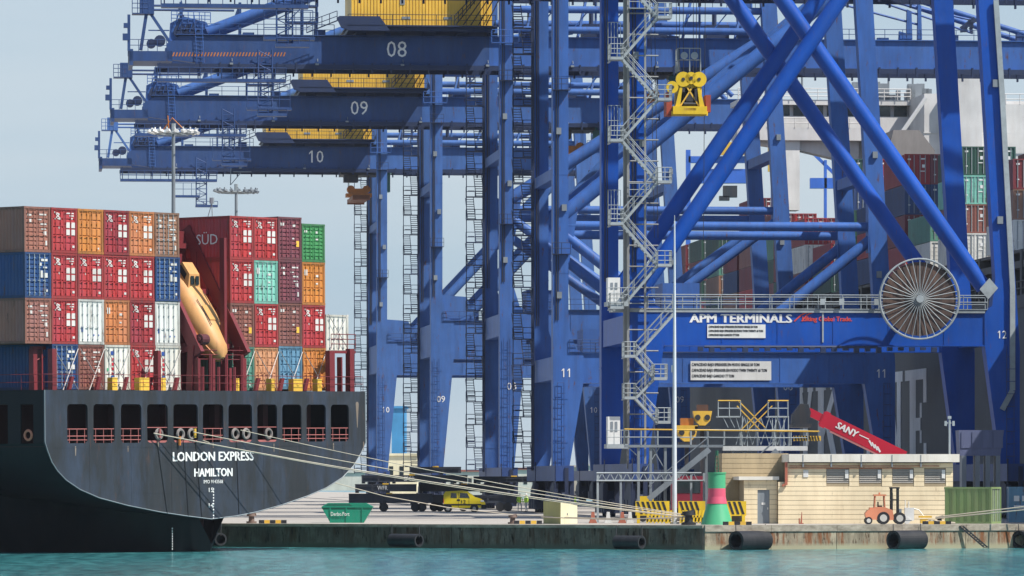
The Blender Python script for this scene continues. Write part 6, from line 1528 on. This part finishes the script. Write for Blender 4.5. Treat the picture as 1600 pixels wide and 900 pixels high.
trailer(640, 720, 730, 742, 504, 'short trailer frame on top of the stack, right of the ship', None, False)
trailer(740, 870, 745, 756, 507, 'dark frame with yellow lashing drums at the right top of the stack', None, False)

# people: continuous skinned bodies
def person(px, py, D, top, legs, label, lean=0, arm=.25):
    fr = Frame(px, D, 0); s = 1.0
    sk = [((0,0,.95),.15),((0,0,1.2),.16),((0,0,1.42),.15),((0,0,1.52),.07),((0,0,1.62),.1),((0,0,1.74),.09),
          ((-.11,0,.88),.1),((-.14,.05,.48),.07),((-.15,.08,.08),.05),((-.15,-.1,.04),.04),
          ((.11,0,.88),.1),((.15,-.1,.48),.07),((.17,.02,.08),.05),((.17,-.14,.04),.04),
          ((-.21,0,1.4),.07),((-.28,.02,1.12),.05),((-.26,-arm,.95),.04),((-.25,-arm-.1,.88),.035),
          ((.21,0,1.4),.07),((.29,.04,1.12),.05),((.27,-arm*.6,.92),.04),((.26,-arm*.8,.84),.035)]
    ed = [(0,1),(1,2),(2,3),(3,4),(4,5),(0,6),(6,7),(7,8),(8,9),(0,10),(10,11),(11,12),(12,13),(2,14),(14,15),(15,16),(16,17),(2,18),(18,19),(19,20),(20,21)]
    me = bpy.data.meshes.new('body'); me.from_pydata([p for p, r in sk], ed, []); o = bpy.data.objects.new('tmp', me); C.objects.link(o)
    md = o.modifiers.new('s', 'SKIN'); md.use_smooth_shade = True
    for i, (p, r) in enumerate(sk): me.skin_vertices[0].data[i].radius = (r, r*.8)
    me.skin_vertices[0].data[0].use_root = True
    ms = o.modifiers.new('d', 'SUBSURF'); ms.levels = 1; ms.render_levels = 1
    dg = bpy.context.evaluated_depsgraph_get(); bm_ = bpy.data.meshes.new_from_object(o.evaluated_get(dg)); bpy.data.objects.remove(o)
    bm_.materials.clear()
    for mm in (M_skin, top, legs, M_black, M_whitep): bm_.materials.append(mm)
    for f in bm_.polygons:
        c_ = f.center; z_ = c_.z
        f.material_index = 4 if z_ > 1.67 else 0 if z_ > 1.5 else 3 if z_ < .1 else 2 if z_ < .92 and abs(c_.x) < .235 else 0 if z_ < .93 else 1
    T = thing('person', label, 'person', fr.O, (0,0,lean)); obj('body', bm_, T)
    m = MB(); m.tube((0,0,1.68),(0,0,1.79),.125,12,.08); m.box(-.1,.1,-.19,-.05,1.68,1.7); part('helmet', m, M_whitep, T); return T
person(812, 790, 500, M_hiv, M_trou, 'worker in a yellow-green jacket and pale trousers, left of two by the van', .2)
person(822, 790, 498, M_hiv, M_trou, 'worker in a yellow-green jacket and pale trousers, right of two near crane 08', -.9, .05)
person(898, 790, 480, M_hiv, M_bluec, 'worker in a green hi-vis vest beside the bogies of crane 11', 1.2)
person(877, 785, 482, M_bluec, M_bluec, 'worker in dark blue overalls by the leg of crane 11', -.4)

# traffic cone by the building wall
fr = Frame(1252, 361, 0); T = thing('traffic_cone', 'pair of thin orange posts standing by the cream wall', 'cone', fr.O)
m = MB(); m.box(-.16,.16,-.16,.16,0,.06); m.tube((0,0,.06),(.04,0,.85),.07,8,.02); m.tube((-.14,0,.06),(-.14,0,.4),.05,6); part('cone', m, M_pipe, T)
print('objects', len(bpy.data.objects), 'far containers', cnt)
# ------------------------------------------------------------------ summer haze over the harbour
mb = MB(); mb.box(-420, 420, -30, 1450, -1.0, 95.0)
hz_ = bpy.data.materials.new('haze_air'); hz_.use_nodes = True; n_ = hz_.node_tree.nodes; n_.clear()
o_ = n_.new('ShaderNodeOutputMaterial'); v_ = n_.new('ShaderNodeVolumePrincipled'); hz_.node_tree.links.new(v_.outputs[0], o_.inputs['Volume'])
v_.inputs['Color'].default_value = (0.8, 0.88, 1.0, 1); v_.inputs['Density'].default_value = 0.00004; v_.inputs['Anisotropy'].default_value = 0.0
hz_o = obj('haze', mb.mesh('haze', hz_)); hz_o['kind'] = 'stuff'; hz_o['label'] = 'thin pale summer haze filling the air over the whole harbour'; hz_o['category'] = 'haze'
